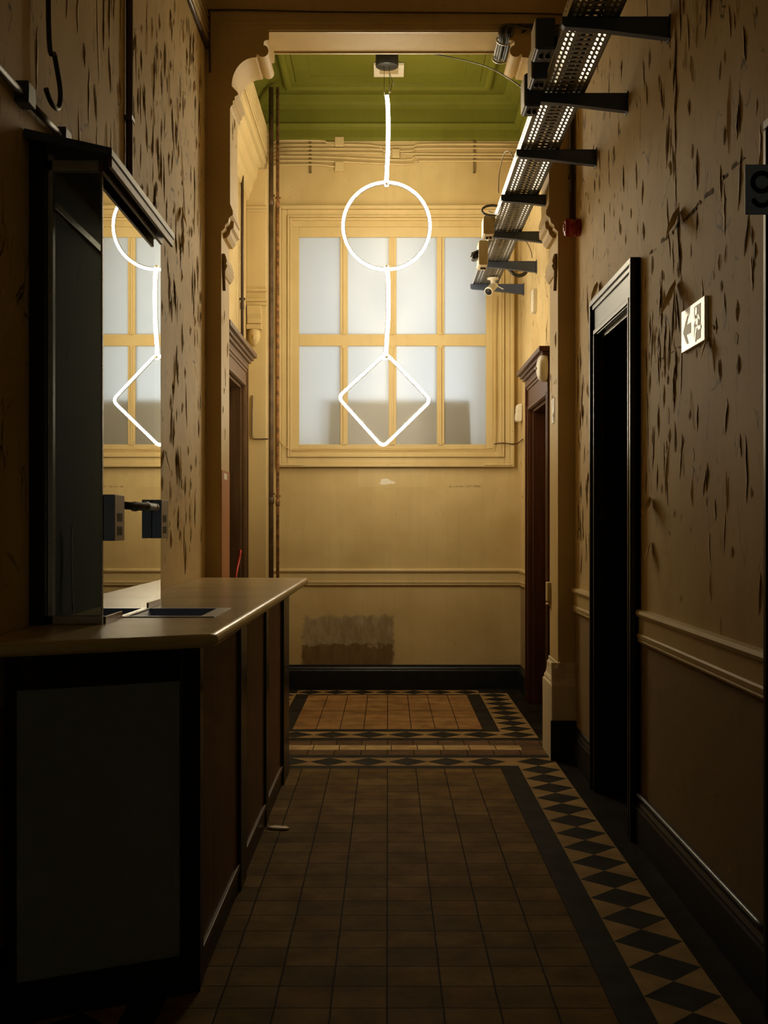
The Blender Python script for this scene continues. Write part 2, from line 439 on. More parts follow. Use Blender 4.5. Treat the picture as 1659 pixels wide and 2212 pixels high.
# floor --------------------------------------------------------------
def build_floor():
    b = MB()
    fl, fa, cr, br, dk, mg, ye = range(7)
    mats = [M[k] for k in ('tile_field', 'tile_far', 'tile_cream', 'tile_brown', 'tile_dark', 'tile_margin', 'tile_yellow')]
    def q(x0, x1, y0, y1, mi): b.add([(x0, y0, 0), (x1, y0, 0), (x1, y1, 0), (x0, y1, 0)], [(0, 1, 2, 3)], mi)
    def dia_x(x0, x1, y0, y1, n):      # a band of diamonds running along x
        p = (x1 - x0) / n
        for i in range(n):
            a, c = x0 + i * p, x0 + (i + 1) * p; mx, my = (a + c) / 2, (y0 + y1) / 2
            b.add([(a, my, 0), (mx, y0, 0), (c, my, 0), (mx, y1, 0)], [(0, 1, 2, 3)], dk)
            b.add([(a, y0, 0), (mx, y0, 0), (a, my, 0)], [(0, 1, 2)], ye); b.add([(mx, y0, 0), (c, y0, 0), (c, my, 0)], [(0, 1, 2)], ye)
            b.add([(a, my, 0), (mx, y1, 0), (a, y1, 0)], [(0, 1, 2)], ye); b.add([(c, my, 0), (c, y1, 0), (mx, y1, 0)], [(0, 1, 2)], ye)
    def dia_y(x0, x1, y0, y1, n):
        p = (y1 - y0) / n
        for i in range(n): dia_x(x0, x1, y0 + i * p, y0 + (i + 1) * p, 1)
    A, B_, C_ = 0.702, 0.815, 1.065
    nf = 4 * TS
    # near field, with its border
    q(-nf, nf, Y0, 7.31, fl)
    q(nf, B_, Y0, 7.31, dk); q(-B_, -nf, Y0, 7.31, dk)
    q(-B_, B_, 7.31, 7.40, dk)
    n = 41
    dia_y(B_, C_, 7.65 - n * 0.25, 7.65, n); dia_y(-C_, -B_, 7.65 - n * 0.25, 7.65, n)
    n6 = 6
    dia_x(-0.75, 0.75, 7.40, 7.65, n6)
    for sg in (-1, 1):
        x0, x1 = sorted((sg * 0.75, sg * B_))
        q(x0, x1, 7.40, 7.65, ye)
        x0, x1 = sorted((sg * C_, sg * 1.6)); q(x0, x1, Y0, 7.65, mg)
    # threshold under the arch
    q(-1.6, 1.6, 7.65, 7.745, dk)
    q(-1.6, 1.6, 7.745, 7.92, br)
    q(-0.90, 0.90, 7.92, 8.0955, cr); q(-1.6, -0.90, 7.92, 8.0955, br); q(0.90, 1.6, 7.92, 8.0955, br)
    q(-1.6, 1.6, 8.0955, 8.271, br)
    q(-1.6, 1.6, 8.271, 8.37, dk)
    # far field
    dia_x(-C_ + 0.002, C_ - 0.002, 8.37, 8.62, 8)
    q(-B_, B_, 8.62, 8.73, dk)
    q(-nf, nf, 8.73, 8.73 + 10 * TS, fa)
    ye1 = 8.73 + 10 * TS
    q(nf, B_, 8.73, ye1, dk); q(-B_, -nf, 8.73, ye1, dk); q(-B_, B_, ye1, ye1 + 0.05, dk)
    dia_y(B_, C_, 8.62, 8.62 + 8 * 0.2466, 8); dia_y(-C_, -B_, 8.62, 8.62 + 8 * 0.2466, 8)
    yb = ye1 + 0.05
    dia_x(-B_, B_, yb, yb + 0.25, 7)
    q(-C_, C_, yb + 0.25, YE + 0.2, mg)
    q(B_, C_, 8.62 + 8 * 0.2466, yb + 0.25, dk); q(-C_, -B_, 8.62 + 8 * 0.2466, yb + 0.25, dk)
    for sg in (-1, 1):
        x0, x1 = sorted((sg * C_, sg * 1.6)); q(x0, x1, 8.37, YE + 0.2, mg)
    # ground slab under the tiles
    b.box(-1.9, 1.9, Y0 - 0.3, YE + 0.4, -0.12, -0.004, mg)
    o = b.build('floor', mats, recalc=False)
    struct(o, 'tiled floor with diamond border bands', 'floor')
build_floor()

# walls ----------------------------------------------------------------
def wall_x(name, xin, xout, segs, mat, label):
    """wall whose face is x = xin; segs = (y0, y1, z0, z1)"""
    b = MB()
    x0, x1 = sorted((xin, xout))
    for (y0, y1, z0, z1) in segs: b.box(x0, x1, y0, y1, z0, z1)
    o = b.build(name, mat); struct(o, label, 'wall'); return o
D1a, D1b, D1h = 5.74, 6.66, 2.57        # right doorway
D4a, D4b, D4h = 2.55, 3.52, 2.57        # right doorway at the picture's edge
D2a, D2b, D2h = 8.86, 9.98, 2.47        # right doorway of the bay
D3a, D3b, D3h = 8.55, 9.86, 2.66        # left doorway of the bay
wr = wall_x('wall_right', XR, XR + 0.3, [(Y0, D4a, 0, ZC), (D4a, D4b, D4h, ZC), (D4b, D1a, 0, ZC), (D1a, D1b, D1h, ZC), (D1b, YB, 0, ZC)], M['peel'], 'right corridor wall with cracked cream paint')
wl = wall_x('wall_left', XL, XL - 0.3, [(Y0, YB, 0, ZC)], M['peel'], 'left corridor wall with cracked cream paint')
war = wall_x('wall_bay_right', AR, AR + 0.3, [(YB, D2a, 0, ZG + 0.2), (D2a, D2b, D2h, ZG + 0.2), (D2b, YE + 0.3, 0, ZG + 0.2)], M['peel'], 'right wall of the lit bay')
wal = wall_x('wall_bay_left', AL, AL - 0.3, [(YB, D3a, 0, ZG + 0.2), (D3a, D3b, D3h, ZG + 0.2), (D3b, YE + 0.3, 0, ZG + 0.2)], M['paint'], 'left wall of the lit bay')
WX0, WX1, WZ0, WZ1 = -0.885, 0.966, 2.205, 4.246      # window opening
b = MB()
b.box(AL - 0.3, WX0, YE, YE + 0.3, 0, ZG + 0.2); b.box(WX1, AR + 0.3, YE, YE + 0.3, 0, ZG + 0.2)
b.box(WX0, WX1, YE, YE + 0.3, 0, WZ0); b.box(WX0, WX1, YE, YE + 0.3, WZ1, ZG + 0.2)
struct(b.build('wall_back', M['back']), 'cream back wall with a grey repaired patch low down', 'wall')
b = MB(); b.box(XL - 0.3, XR + 0.3, Y0 - 0.3, Y0, 0, ZC)
struct(b.build('wall_front', M['paint']), 'wall at the near end of the corridor', 'wall')
b = MB(); b.box(XL - 0.3, XR + 0.3, Y0 - 0.3, YA, ZC, ZC + 0.2)
struct(b.build('ceiling', M['paint']), 'corridor ceiling', 'ceiling')

# green coffered ceiling of the bay
b = MB()
prof = [(0.0, 5.035), (0.02, 5.035), (0.025, 5.06), (0.025, 5.13), (0.05, 5.15), (0.065, 5.17), (0.065, 5.18), (0.05, 5.19), (0.05, 5.31), (0.085, 5.325), (0.09, 5.34),
        (0.11, 5.36), (0.15, 5.385), (0.17, 5.40), (0.17, 5.415), (0.30, 5.42), (0.30, 5.39), (0.315, 5.38), (0.335, 5.38), (0.36, 5.40), (0.37, 5.425), (0.40, 5.43), (0.41, 5.42), (0.54, 5.42), (0.545, 5.435), (0.56, 5.435)]
rings = []
for d, z in prof:
    rings.append([(AL + d, YB + d * 0.6, z), (AR - d, YB + d * 0.6, z), (AR - d, YE - d, z), (AL + d, YE - d, z)])
for a, c in zip(rings, rings[1:]):
    for i in range(4):
        j = (i + 1) % 4
        b.add([a[i], a[j], c[j], c[i]], [(0, 1, 2, 3)])
b.add(rings[-1], [(0, 1, 2, 3)])
b.box(AL - 0.3, AR + 0.3, YB, YE + 0.3, 5.47, 5.6)
struct(b.build('ceiling', M['green'], recalc=False), 'green coffered ceiling of the lit bay', 'ceiling')

# arch between corridor and bay -----------------------------------------
S7 = 2560 / YA
def arch_half(sg, k):
    px = [(478, 1640), (478, 500), (486, 492), (486, 486), (493, 480), (495, 470), (503, 464), (503, 456), (497, 440), (497, 234), (500, 228), (503, 226), (503, 218), (507, 216), (507, 209),
          (515, 204), (513, 199)]
    # quarter-round, fillet, bead and upper fillet of the shoulder
    px += [(500.5 + 51 * (1 - math.cos(R(a))), 186 - 62 * math.sin(R(a))) for a in range(0, 91, 6)]
    px += [(554.5, 123), (555, 116)] + [(567.5 + 12.5 * math.sin(R(a)), 110 + 13 * math.cos(R(a))) for a in range(-50, 176, 15)] + [(570, 94.5), (569.5, 91), (572, 88), (576, 86.5), (581, 86), (581, 65)]
    pts = [((u - 838) / S7 * k * (1 if sg < 0 else -1), EYE + (1135 - v) / S7) for u, v in px]
    pts[0] = (pts[0][0], 0.0)
    xo = AL - 0.28 if sg < 0 else AR + 0.28
    return pts, xo
b = MB()
LH, xoL = arch_half(-1, 1.0); RH, xoR = arch_half(1, 1.02)
ZB = EYE + (1135 - 65) / S7
b.prism([(xoL, 0)] + LH + [(LH[-1][0], 5.7), (xoL, 5.7)], 'y', YA, YB)
b.prism([(xoR, 0)] + RH + [(RH[-1][0], 5.7), (xoR, 5.7)], 'y', YA, YB)
b.box(LH[-1][0], RH[-1][0], YA, YB, ZB, 5.7)
b.box(LH[-1][0] - 0.3, RH[-1][0] + 0.3, YA - 0.012, YA + 0.01, ZB + 0.035, ZB + 0.05)
arch = b.build('trim_1', M['pale'])
struct(arch, 'cream arch with scrolled shoulders between corridor and bay', 'arch')
# edge beads on the soffit of the beam
b = MB(); b.box(LH[-1][0], RH[-1][0], YA + 0.012, YA + 0.03, ZB - 0.008, ZB + 0.002); b.box(LH[-1][0], RH[-1][0], YB - 0.03, YB - 0.012, ZB - 0.01, ZB + 0.002)
b.build('soffit_bead', M['trim'], arch)
# capital of each jamb, broken stucco bracket below it, salmon patch
def jamb_extras(sg, k):
    s = 1 if sg < 0 else -1
    X = lambda u: (u - 838) / S7 * k * s
    Z = lambda v: EYE + (1135 - v) / S7
    bb = MB()
    bb.prism([(X(470), Z(545)), (X(484), Z(545)), (X(488), Z(560)), (X(486), Z(566)), (X(489), Z(570)), (X(485), Z(580)), (X(481), Z(586)), (X(470), Z(590))], 'y', YA + 0.05, YB + 0.02)
    bb.prism([(X(470), Z(506)), (X(485), Z(506)), (X(492), Z(497)), (X(494), Z(488)), (X(500), Z(484)), (X(501), Z(470)), (X(470), Z(470))], 'y', YA + 0.1, YB + 0.03)
    bb.build('jamb_capital', M['pale'], arch)
    bb = MB()
    pts = smooth_path([(X(480), YA + 0.045, Z(545)), (X(480.5), YA + 0.05, Z(575)), (X(480), YA + 0.07, Z(600)), (X(480), YA + 0.09, Z(622))], 5)
    bb.tube(pts, 0.012, 6)
    bb.build('broken_bracket', M['flake_back'], arch)
jamb_extras(-1, 1.0); jamb_extras(1, 1.02)
b = MB(); x = LH[1][0]; b.box(x - 0.001, x + 0.003, YA + 0.002, YB - 0.002, 0.9, EYE + (1135 - 1015) / S7)
b.build('salmon_patch', M['salmon'], arch)
b = MB(); b.box(x + 0.003, x + 0.005, YA + 0.09, YA + 0.24, 1.80, 1.84)
b.build('paper_label', M['white'], arch)
# jamb base mouldings (right jamb shows all of it)
def jamb_base(sg, k, name):
    xi = abs(LH[1][0]) * k
    prof = [(xi - 0.045, 0.0), (xi - 0.045, 0.475), (xi - 0.035, 0.485), (xi - 0.035, 0.50), (xi - 0.022, 0.52), (xi - 0.016, 0.56), (xi - 0.016, 0.585), (xi - 0.006, 0.60), (xi - 0.006, 0.62), (xi + 0.01, 0.625), (xi + 0.01, 0)]
    bb = MB(); bb.prism([(p[0] * sg, p[1]) for p in prof], 'y', YA - 0.03, YB + 0.03)
    # face towards the corridor
    pf = [(YA - 0.04, 0), (YA - 0.04, 0.475), (YA - 0.03, 0.50), (YA - 0.02, 0.52), (YA - 0.014, 0.56), (YA - 0.014, 0.585), (YA - 0.006, 0.62), (YA + 0.01, 0.62), (YA + 0.01, 0)]
    x0, x1 = sorted((sg * (xi - 0.043), sg * 1.2)); bb.prism(pf, 'x', x0, x1)
    o = bb.build('jamb_plinth', M['plinth'], arch)
    bb = MB(); x0, x1 = sorted((sg * (xi - 0.052), sg * 1.2)); bb.box(x0, x1, YA - 0.047, YA - 0.038, 0, 0.255)
    bb.build('plinth_skirting', M['black_skirt'], arch)
    bb = MB(); x0, x1 = sorted((sg * (xi - 0.025), sg * (xi + 0.02)))
    bb.box(x0, x1, YB - 0.06, YB + 0.03, 0.99, 1.12); bb.box(x0, x1, YB - 0.05, YB + 0.03, 0.965, 0.98)
    bb.build('dado_return', M['trim'], arch, bevel=0.008)
jamb_base(1, 1.02, 'r'); jamb_base(-1, 1.0, 'l')

# chair rails and skirtings ---------------------------------------------
RAIL = [(0, 0.945), (0.014, 0.948), (0.018, 0.957), (0.014, 0.966), (0.020, 0.968), (0.022, 0.985), (0.012, 0.99), (0.012, 1.065), (0.022, 1.07), (0.028, 1.085), (0.022, 1.10), (0.0, 1.105)]
def rail_x(name, xw, sg, spans, mat, label):
    b = MB()
    for y0, y1 in spans: b.prism([(xw + sg * d, z) for d, z in RAIL], 'y', y0, y1)
    struct(b.build(name, mat), label, 'trim')
rail_x('trim_2', XR, -1, [(D4b + 0.12, D1a - 0.12), (D1b + 0.12, YA - 0.01)], M['trim'], 'moulded dado rail along the right corridor wall')
b = MB(); b.prism([(YE - d, z) for d, z in RAIL], 'x', AL, AR); b.prism([(AR - d, z) for d, z in RAIL], 'y', D2b + 0.16, YE)
struct(b.build('trim_3', M['trim']), 'moulded dado rail across the back wall', 'trim')
SK = [(0, 0), (0.028, 0), (0.028, 0.165), (0.022, 0.175), (0.022, 0.185), (0.012, 0.20), (0.010, 0.215), (0, 0.22)]
b = MB(); b.prism([(YE - d, z) for d, z in SK], 'x', AL, AR)
struct(b.build('baseboard_back', M['black_skirt']), 'black skirting along the back wall', 'baseboard')
b = MB()
for y0, y1 in ((D4b + 0.12, D1a - 0.12), (D1b + 0.12, YA)): b.prism([(XR - d, z) for d, z in SK], 'y', y0, y1)
b.prism([(AR - d, z) for d, z in SK], 'y', D2b + 0.16, YE)
struct(b.build('baseboard_right', M['black_skirt']), 'black skirting along the right wall', 'baseboard')
b = MB(); b.prism([(XL + d, z) for d, z in SK], 'y', Y0, YA)
struct(b.build('baseboard_left', M['black_skirt']), 'black skirting along the left wall', 'baseboard')

# window ------------------------------------------------------------------
win = thing('window_1', (0.04, YE, WZ0), 'eight-pane frosted window with a cream moulded frame', 'window'); tag(win, kind='structure')
fx0, fx1, fz0, fz1 = -1.013, 1.158, 2.035, 4.435
def ring_frame(b, x0, x1, z0, z1, w, y0, y1, mi=0):
    b.box(x0, x0 + w, y0, y1, z0, z1, mi); b.box(x1 - w, x1, y0, y1, z0, z1, mi)
    b.box(x0 + w, x1 - w, y0, y1, z0, z0 + w, mi); b.box(x0 + w, x1 - w, y0, y1, z1 - w, z1, mi)
b = MB()
ring_frame(b, fx0, fx1, fz0, fz1, 0.035, YE - 0.050, YE)
ring_frame(b, fx0 + 0.035, fx1 - 0.035, fz0 + 0.035, fz1 - 0.035, 0.055, YE - 0.028, YE)
ring_frame(b, fx0 + 0.09, fx1 - 0.09, fz0 + 0.09, fz1 - 0.09, 0.018, YE - 0.045, YE)
ring_frame(b, fx0 + 0.108, fx1 - 0.108, fz0 + 0.108, fz1 - 0.108, 0.025, YE - 0.02, YE + 0.05)
b.box(fx0 + 0.02, fx0 + 0.24, YE - 0.056, YE - 0.04, fz0 + 0.012, fz0 + 0.03); b.box(fx1 - 0.28, fx1 - 0.02, YE - 0.056, YE - 0.04, fz0 + 0.012, fz0 + 0.03)
b.build('window_frame', M['trim'], win, bevel=0.006)
sxp = lambda u: (u - 838) / 234.86
szp = lambda v: EYE + (1135 - v) / 234.86
cols = [(646, 735), (751, 840), (856, 944), (960, 1050)]
rows = [(512, 722), (747, 960)]
b = MB()
ya, yb2 = YE + 0.004, YE + 0.045
b.box(WX0, sxp(646), ya, yb2, WZ0, WZ1); b.box(sxp(1050), WX1, ya, yb2, WZ0, WZ1)
b.box(sxp(646), sxp(1050), ya, yb2, WZ0, szp(960)); b.box(sxp(646), sxp(1050), ya, yb2, szp(512), WZ1)
b.box(sxp(646), sxp(1050), ya, yb2, szp(747), szp(722))
b.build('sash', M['trim'], win, bevel=0.004)
b = MB()
for (a, c) in ((735, 751), (840, 856), (944, 960)):
    b.box(sxp(a), sxp(c), ya, yb2, szp(960), szp(747)); b.box(sxp(a), sxp(c), ya, yb2, szp(722), szp(512))
    m_ = (sxp(a) + sxp(c)) / 2
    b.box(m_ - 0.008, m_ + 0.008, YE - 0.012, YE + 0.006, szp(958), szp(749)); b.box(m_ - 0.008, m_ + 0.008, YE - 0.012, YE + 0.006, szp(720), szp(514))
    for zc in (szp(958), szp(749), szp(720)):
        b.box(m_ - 0.02, m_ + 0.02, YE - 0.008, YE + 0.005, zc - 0.014, zc + 0.014)
b.build('glazing_bar', M['trim'], win, bevel=0.003)
for (v0, v1) in rows:
    for (u0, u1) in cols:
        b = MB(); b.box(sxp(u0) - 0.006, sxp(u1) + 0.006, YE + 0.022, YE + 0.025, szp(v1) - 0.006, szp(v0) + 0.006)
        b.build('window_pane', M['frosted'], win)
# the board leaning outside, seen as a shadow through the panes
b = MB(); b.add([], [])
b.prism([(sxp(707), WZ0 + 0.004), (sxp(1021), WZ0 + 0.004), (sxp(1017), szp(867)), (sxp(711), szp(866))], 'y', YE + 0.05, YE + 0.08)
bd = b.build('board', plain('brown_board', (0.2, 0.14, 0.08), 0.8), origin=(0.1, YE + 0.06, WZ0 + 0.004))
tag(bd, 'brown board standing outside behind the lower frosted window panes', 'board')

# doors --------------------------------------------------------------------
def doorway(name, xw, sg, y0, y1, h, fw, ht, mat_frame, mat_leaf, label, cornice=0.0, recess=0.16, fd=0.05):
    """frame around an opening in the wall x = xw; sg = direction into the room"""
    d = thing(name, (xw, (y0 + y1) / 2, 0), label, 'door'); tag(d, kind='structure')
    b = MB()
    def bx(a0, a1, ya, yb_, z0, z1):
        xa, xb = sorted((xw + sg * a0, xw + sg * a1)); b.box(xa, xb, ya, yb_, z0, z1)
    for (ya, yb_, n0, n1) in ((y0 - fw, y0, y0 - fw, y0 - fw + 0.03), (y1, y1 + fw, y1 + fw - 0.03, y1 + fw)):
        bx(0, fd * 0.6, ya, yb_, 0, h); bx(0, fd, n0, n1, 0, ht - 0.03)
        inn = (y0 - 0.028, y0 - 0.004) if ya < y0 else (y1 + 0.004, y1 + 0.028)
        bx(0, fd * 0.85, inn[0], inn[1], 0, h + 0.004)
    bx(0, fd * 0.6, y0 - fw, y1 + fw, h, ht)
    bx(0, fd * 0.85, y0 - 0.028, y1 + 0.028, h + 0.004, h + 0.03)
    bx(0, fd, y0 - fw, y1 + fw, ht - 0.03, ht)
    bx(0, fd * 0.8, y0 - fw + 0.03, y1 + fw - 0.03, ht - 0.055, ht - 0.03)
    if cornice:
        for k_, (o_, z_) in enumerate(((0.0, 0.0), (0.02, 0.025), (0.04, 0.05), (0.065, 0.075))):
            bx(0, fd + o_, y0 - fw - o_ * 0.8, y1 + fw + o_ * 0.8, ht + z_, ht + z_ + 0.026 + (0.012 if k_ == 3 else 0))
    # lining of the opening
    bx(-0.28, 0, y0 - 0.001, y0 + 0.02, 0, h); bx(-0.28, 0, y1 - 0.02, y1 + 0.001, 0, h); bx(-0.28, 0, y0, y1, h - 0.02, h + 0.001)
    b.build('door_frame', mat_frame, d, bevel=0.004)
    b = MB()
    xa, xb = sorted((xw - sg * recess, xw - sg * (recess + 0.04))); b.box(xa, xb, y0 + 0.02, y1 - 0.02, 0.01, h - 0.02)
    for z0, z1 in ((0.2, 0.95), (1.1, h - 0.2)):
        for ya, yb_ in ((y0 + 0.12, (y0 + y1) / 2 - 0.05), ((y0 + y1) / 2 + 0.05, y1 - 0.12)):
            xa, xb = sorted((xw - sg * (recess - 0.012), xw - sg * recess)); b.box(xa, xb, ya, yb_, z0, z1)
    leaf = b.build('door_leaf', mat_leaf, d, bevel=0.006)
    b = MB(); b.lathe([(0.012, 0), (0.012, 0.04), (0.026, 0.045), (0.03, 0.06), (0.02, 0.075), (0.001, 0.078)], (xw - sg * recess, y0 + 0.09, 1.02), (sg, 0, 0), 14)
    b.build('door_knob', M['brown_wood'], leaf)
    return d
doorway('door_1', XR, -1, D1a, D1b, D1h, 0.115, 2.775, M['black_wood'], M['void'], 'black framed doorway in the right wall beside the exit sign')
doorway('door_2', AR, -1, D2a, D2b, D2h, 0.15, 2.70, M['red_wood'], M['red_wood'], 'red-brown door with cornice at the right of the bay', cornice=1)
doorway('door_3', AL, 1, D3a, D3b, D3h, 0.15, 2.84, M['brown_wood'], M['red_wood'], 'brown door with cornice at the left of the bay', cornice=1, fd=0.045)
doorway('door_4', XR, -1, D4a, D4b, D4h, 0.115, 2.74, M['black_wood'], M['void'], 'black doorway at the right edge behind the number plate')
# no rooms behind the two black doorways: their darkness is painted on black leaves
# ------------------------------------------------------------------ peeling paint
def flakes(name, parent, xw, sg, regions, seed):
    rnd = random.Random(seed)
    b = MB()       # 0 paint, 1 back, 2 bare plaster, 3 white plaster
    def flake(y, z, h, w, lift, lean, hinge, mi=0):
        """lens-shaped blister: hinged along one edge, the other edge curls off the wall"""
        n = 6; k = 3
        vs = []; back = []
        for i in range(n + 1):
            t = i / n
            ww = w * (0.10 + 0.90 * math.sin(PI * t) ** 0.75) * (0.85 + 0.3 * rnd.random())
            lf = lift * (0.08 + 0.92 * math.sin(PI * min(1, max(0, t * 0.9 + 0.05))) ** 1.3) * (0.75 + 0.5 * rnd.random())
            yc = y + lean * (t - 0.5) * h + (rnd.random() - 0.5) * min(0.012, w * 0.55)
            for j in range(k + 1):
                s_ = j / k
                yy = yc + hinge * (0.5 - s_) * ww
                xx = lf * s_ ** 1.7 + 0.0008
                vs.append((xw + sg * xx, yy, z + (t - 0.5) * h))
        fs = []
        for i in range(n):
            for j in range(k):
                a = i * (k + 1) + j
                fs.append((a, a + 1, a + k + 2, a + k + 1))
        b.add(vs, fs, mi, True)
        if rnd.random() > 0.06: return
        # bare patch below it
        pv = []
        m_ = 7
        for i in range(m_):
            t = i / (m_ - 1); ww = w * 0.3 * math.sin(PI * t) ** 0.8
            pv.append((xw + sg * 0.0006, y + lean * (t - 0.5) * h - hinge * w * 0.42 - ww * 0.5, z + (t - 0.5) * h))
        for i in range(m_ - 1, -1, -1):
            t = i / (m_ - 1); ww = w * 0.3 * math.sin(PI * t) ** 0.8
            pv.append((xw + sg * 0.0006, y + lean * (t - 0.5) * h - hinge * w * 0.42 + ww * 0.5, z + (t - 0.5) * h))
        b.add(pv, [tuple(range(len(pv)))], 2)
    for (y0, y1, z0, z1, cnt, hs, ls, cl) in regions:
        # clusters: the cracks gather in places and leave sound paint between
        cs = [(rnd.uniform(y0, y1), rnd.uniform(z0, z1)) for _ in range(max(3, cnt // 9))]
        for _ in range(cnt):
            if rnd.random() < cl:
                c = rnd.choice(cs); y = rnd.gauss(c[0], 0.13); z = rnd.gauss(c[1], 0.22)
            else: y, z = rnd.uniform(y0, y1), rnd.uniform(z0, z1)
            if not (y0 < y < y1 and z0 < z < z1): continue
            h = hs * rnd.choice((0.3, 0.4, 0.5, 0.7, 0.9, 1.0, 1.4)) * rnd.uniform(0.7, 1.2)
            w = min(0.026, h * rnd.uniform(0.09, 0.24))
            lift = min((0.40 if sg > 0 else 0.5) * ls * rnd.uniform(0.3, 1.2), w * 0.6)
            hinge = 1 if rnd.random() < 0.82 else -1
            flake(y, z, h, w, lift, rnd.gauss(0, 0.14), hinge)
    return b, flake, rnd
def chip(b, xw, sg, y, z, pts, lift, mi=0):
    """a big curled chip hanging off the wall: pts = outline (dy, dz), hinge at the top far side"""
    vs = []
    for dy, dz in pts:
        vs.append((xw + sg * (0.002 + lift * max(0, (-dz * 0.7 - dy * 0.9)) ** 1.0), y + dy, z + dz))
    n = len(vs)
    cx = sum(p[0] for p in vs) / n + sg * 0.006; cy = sum(p[1] for p in vs) / n; cz = sum(p[2] for p in vs) / n
    b.add(vs + [(cx, cy, cz)], [(i, (i + 1) % n, n) for i in range(n)], mi, True)

b, fl, rnd = flakes('peel', wl, XL, 1, [
    (3.5, 4.9, 2.95, 4.9, 55, 0.22, 0.012, 0.7),
    (4.5, 5.3, 2.8, 4.9, 45, 0.24, 0.012, 0.7),
    (5.3, 7.45, 2.6, 4.5, 240, 0.16, 0.016, 0.55),
    (5.0, 7.45, 1.3, 2.7, 150, 0.16, 0.018, 0.6),
    (3.2, 3.9, 1.3, 2.9, 14, 0.12, 0.006, 0.5)], 11)
big = [(0.6 * p, 0.75 * q) for p, q in ((0, 0), (-0.05, -0.02), (-0.10, -0.07), (-0.11, -0.13), (-0.07, -0.17), (-0.04, -0.12), (0.0, -0.10), (0.02, -0.04))]
chip(b, XL, 1, 4.72, 3.02, big, 0.45)
chip(b, XL, 1, 5.15, 1.62, [(p[0] * 1.2, p[1] * 1.5) for p in big], 0.3); chip(b, XL, 1, 5.2, 1.45, [(p[0] * 0.8, p[1] * 1.6) for p in big], 0.3)
chip(b, XL, 1, 6.2, 1.9, big, 0.3); chip(b, XL, 1, 6.7, 3.3, big, 0.3)
tag(b.build('peeling_paint', [M['flake'], M['flake_back'], M['scar'], M['white_scar']], wl, recalc=False), 'curled flakes of peeling cream paint', kind='stuff')

b, fl, rnd = flakes('peel', wr, XR, -1, [
    (3.7, 5.6, 2.3, 4.2, 115, 0.17, 0.012, 0.65),
    (3.7, 5.6, 1.6, 2.5, 90, 0.15, 0.012, 0.65),
    (3.7, 5.6, 1.12, 1.7, 16, 0.10, 0.008, 0.3),
    (5.6, 7.5, 2.85, 4.2, 60, 0.09, 0.010, 0.5),
    (6.8, 7.5, 1.15, 2.85, 80, 0.13, 0.012, 0.5),
    (4.82, 5.3, 2.0, 2.6, 34, 0.10, 0.012, 0.5)], 23)
big = [(0.6 * p, 0.65 * q) for p, q in ((0, 0), (-0.06, 0.02), (-0.10, -0.03), (-0.10, -0.10), (-0.05, -0.15), (-0.02, -0.11), (0.02, -0.06))]
chip(b, XR, -1, 4.88, 2.79, [(p[0] * 0.9, p[1] * 1.1) for p in big], 0.6)
chip(b, XR, -1, 4.93, 2.50, [(p[0] * 0.9, p[1] * 1.4) for p in big], 0.6)
chip(b, XR, -1, 4.30, 3.75, [(p[0] * 0.8, p[1] * 2.2) for p in big], 0.3)
chip(b, XR, -1, 4.42, 3.55, [(p[0] * 0.6, p[1] * 2.0) for p in big], 0.3)
chip(b, XR, -1, 5.38, 1.62, [(p[0] * 1.3, p[1] * 0.8) for p in big], 0.6); chip(b, XR, -1, 5.40, 1.42, [(p[0] * 0.8, p[1] * 1.0) for p in big], 0.4)
chip(b, XR, -1, 6.75, 2.87, big, 0.5); chip(b, XR, -1, 4.45, 2.20, [(p[0] * 0.6, p[1] * 0.8) for p in big], 0.4)
# chips of white undercoat
for (y, z, h) in ((4.36, 2.16, 0.05), (5.07, 2.10, 0.06), (4.95, 2.08, 0.07), (4.86, 2.55, 0.06), (5.06, 1.93, 0.08), (4.65, 1.75, 0.06), (4.66, 1.69, 0.05), (4.07, 2.12, 0.05)):
    b.add([(XR - 0.0012, y, z), (XR - 0.0012, y + 0.03, z + h * 0.3), (XR - 0.0012, y + 0.02, z + h), (XR - 0.0012, y - 0.012, z + h * 0.6)], [(0, 1, 2, 3)], 3)
# plaster scars where a horizontal cable was torn off
for zc, ya, yb_ in ((2.74, 3.98, 5.42), (2.235, 4.28, 5.30)):
    y = ya
    while y < yb_:
        L = rnd.uniform(0.02, 0.09)
        if rnd.random() < (0.8 if zc > 2.5 else 0.45):
            hh = rnd.uniform(0.004, 0.012) * (1 if zc > 2.5 else 0.4)
            z0 = zc + rnd.uniform(-0.006, 0.006)
            b.add([(XR - 0.001, y, z0 - hh), (XR - 0.001, y + L, z0 - hh * 0.6), (XR - 0.001, y + L * 0.9, z0 + hh), (XR - 0.001, y + 0.1 * L, z0 + hh * 0.8)], [(0, 1, 2, 3)], 2 if rnd.random() < 0.55 else 3)
            if rnd.random() < 0.4: fl(y, z0, 0.022, 0.016, 0.005, 0.5, 1)
        y += L * 1.1
tag(b.build('peeling_paint', [M['flake'], M['flake_back'], M['scar'], M['white_scar']], wr, recalc=False), 'curled flakes of peeling cream paint', kind='stuff')
b, fl, rnd = flakes('peel', war, AR, -1, [(8.0, 9.2, 2.8, 4.6, 60, 0.10, 0.012, 0.5)], 5)
tag(b.build('peeling_paint', [M['flake'], M['flake_back'], M['scar'], M['white_scar']], war, recalc=False), 'curled flakes of peeling cream paint', kind='stuff')
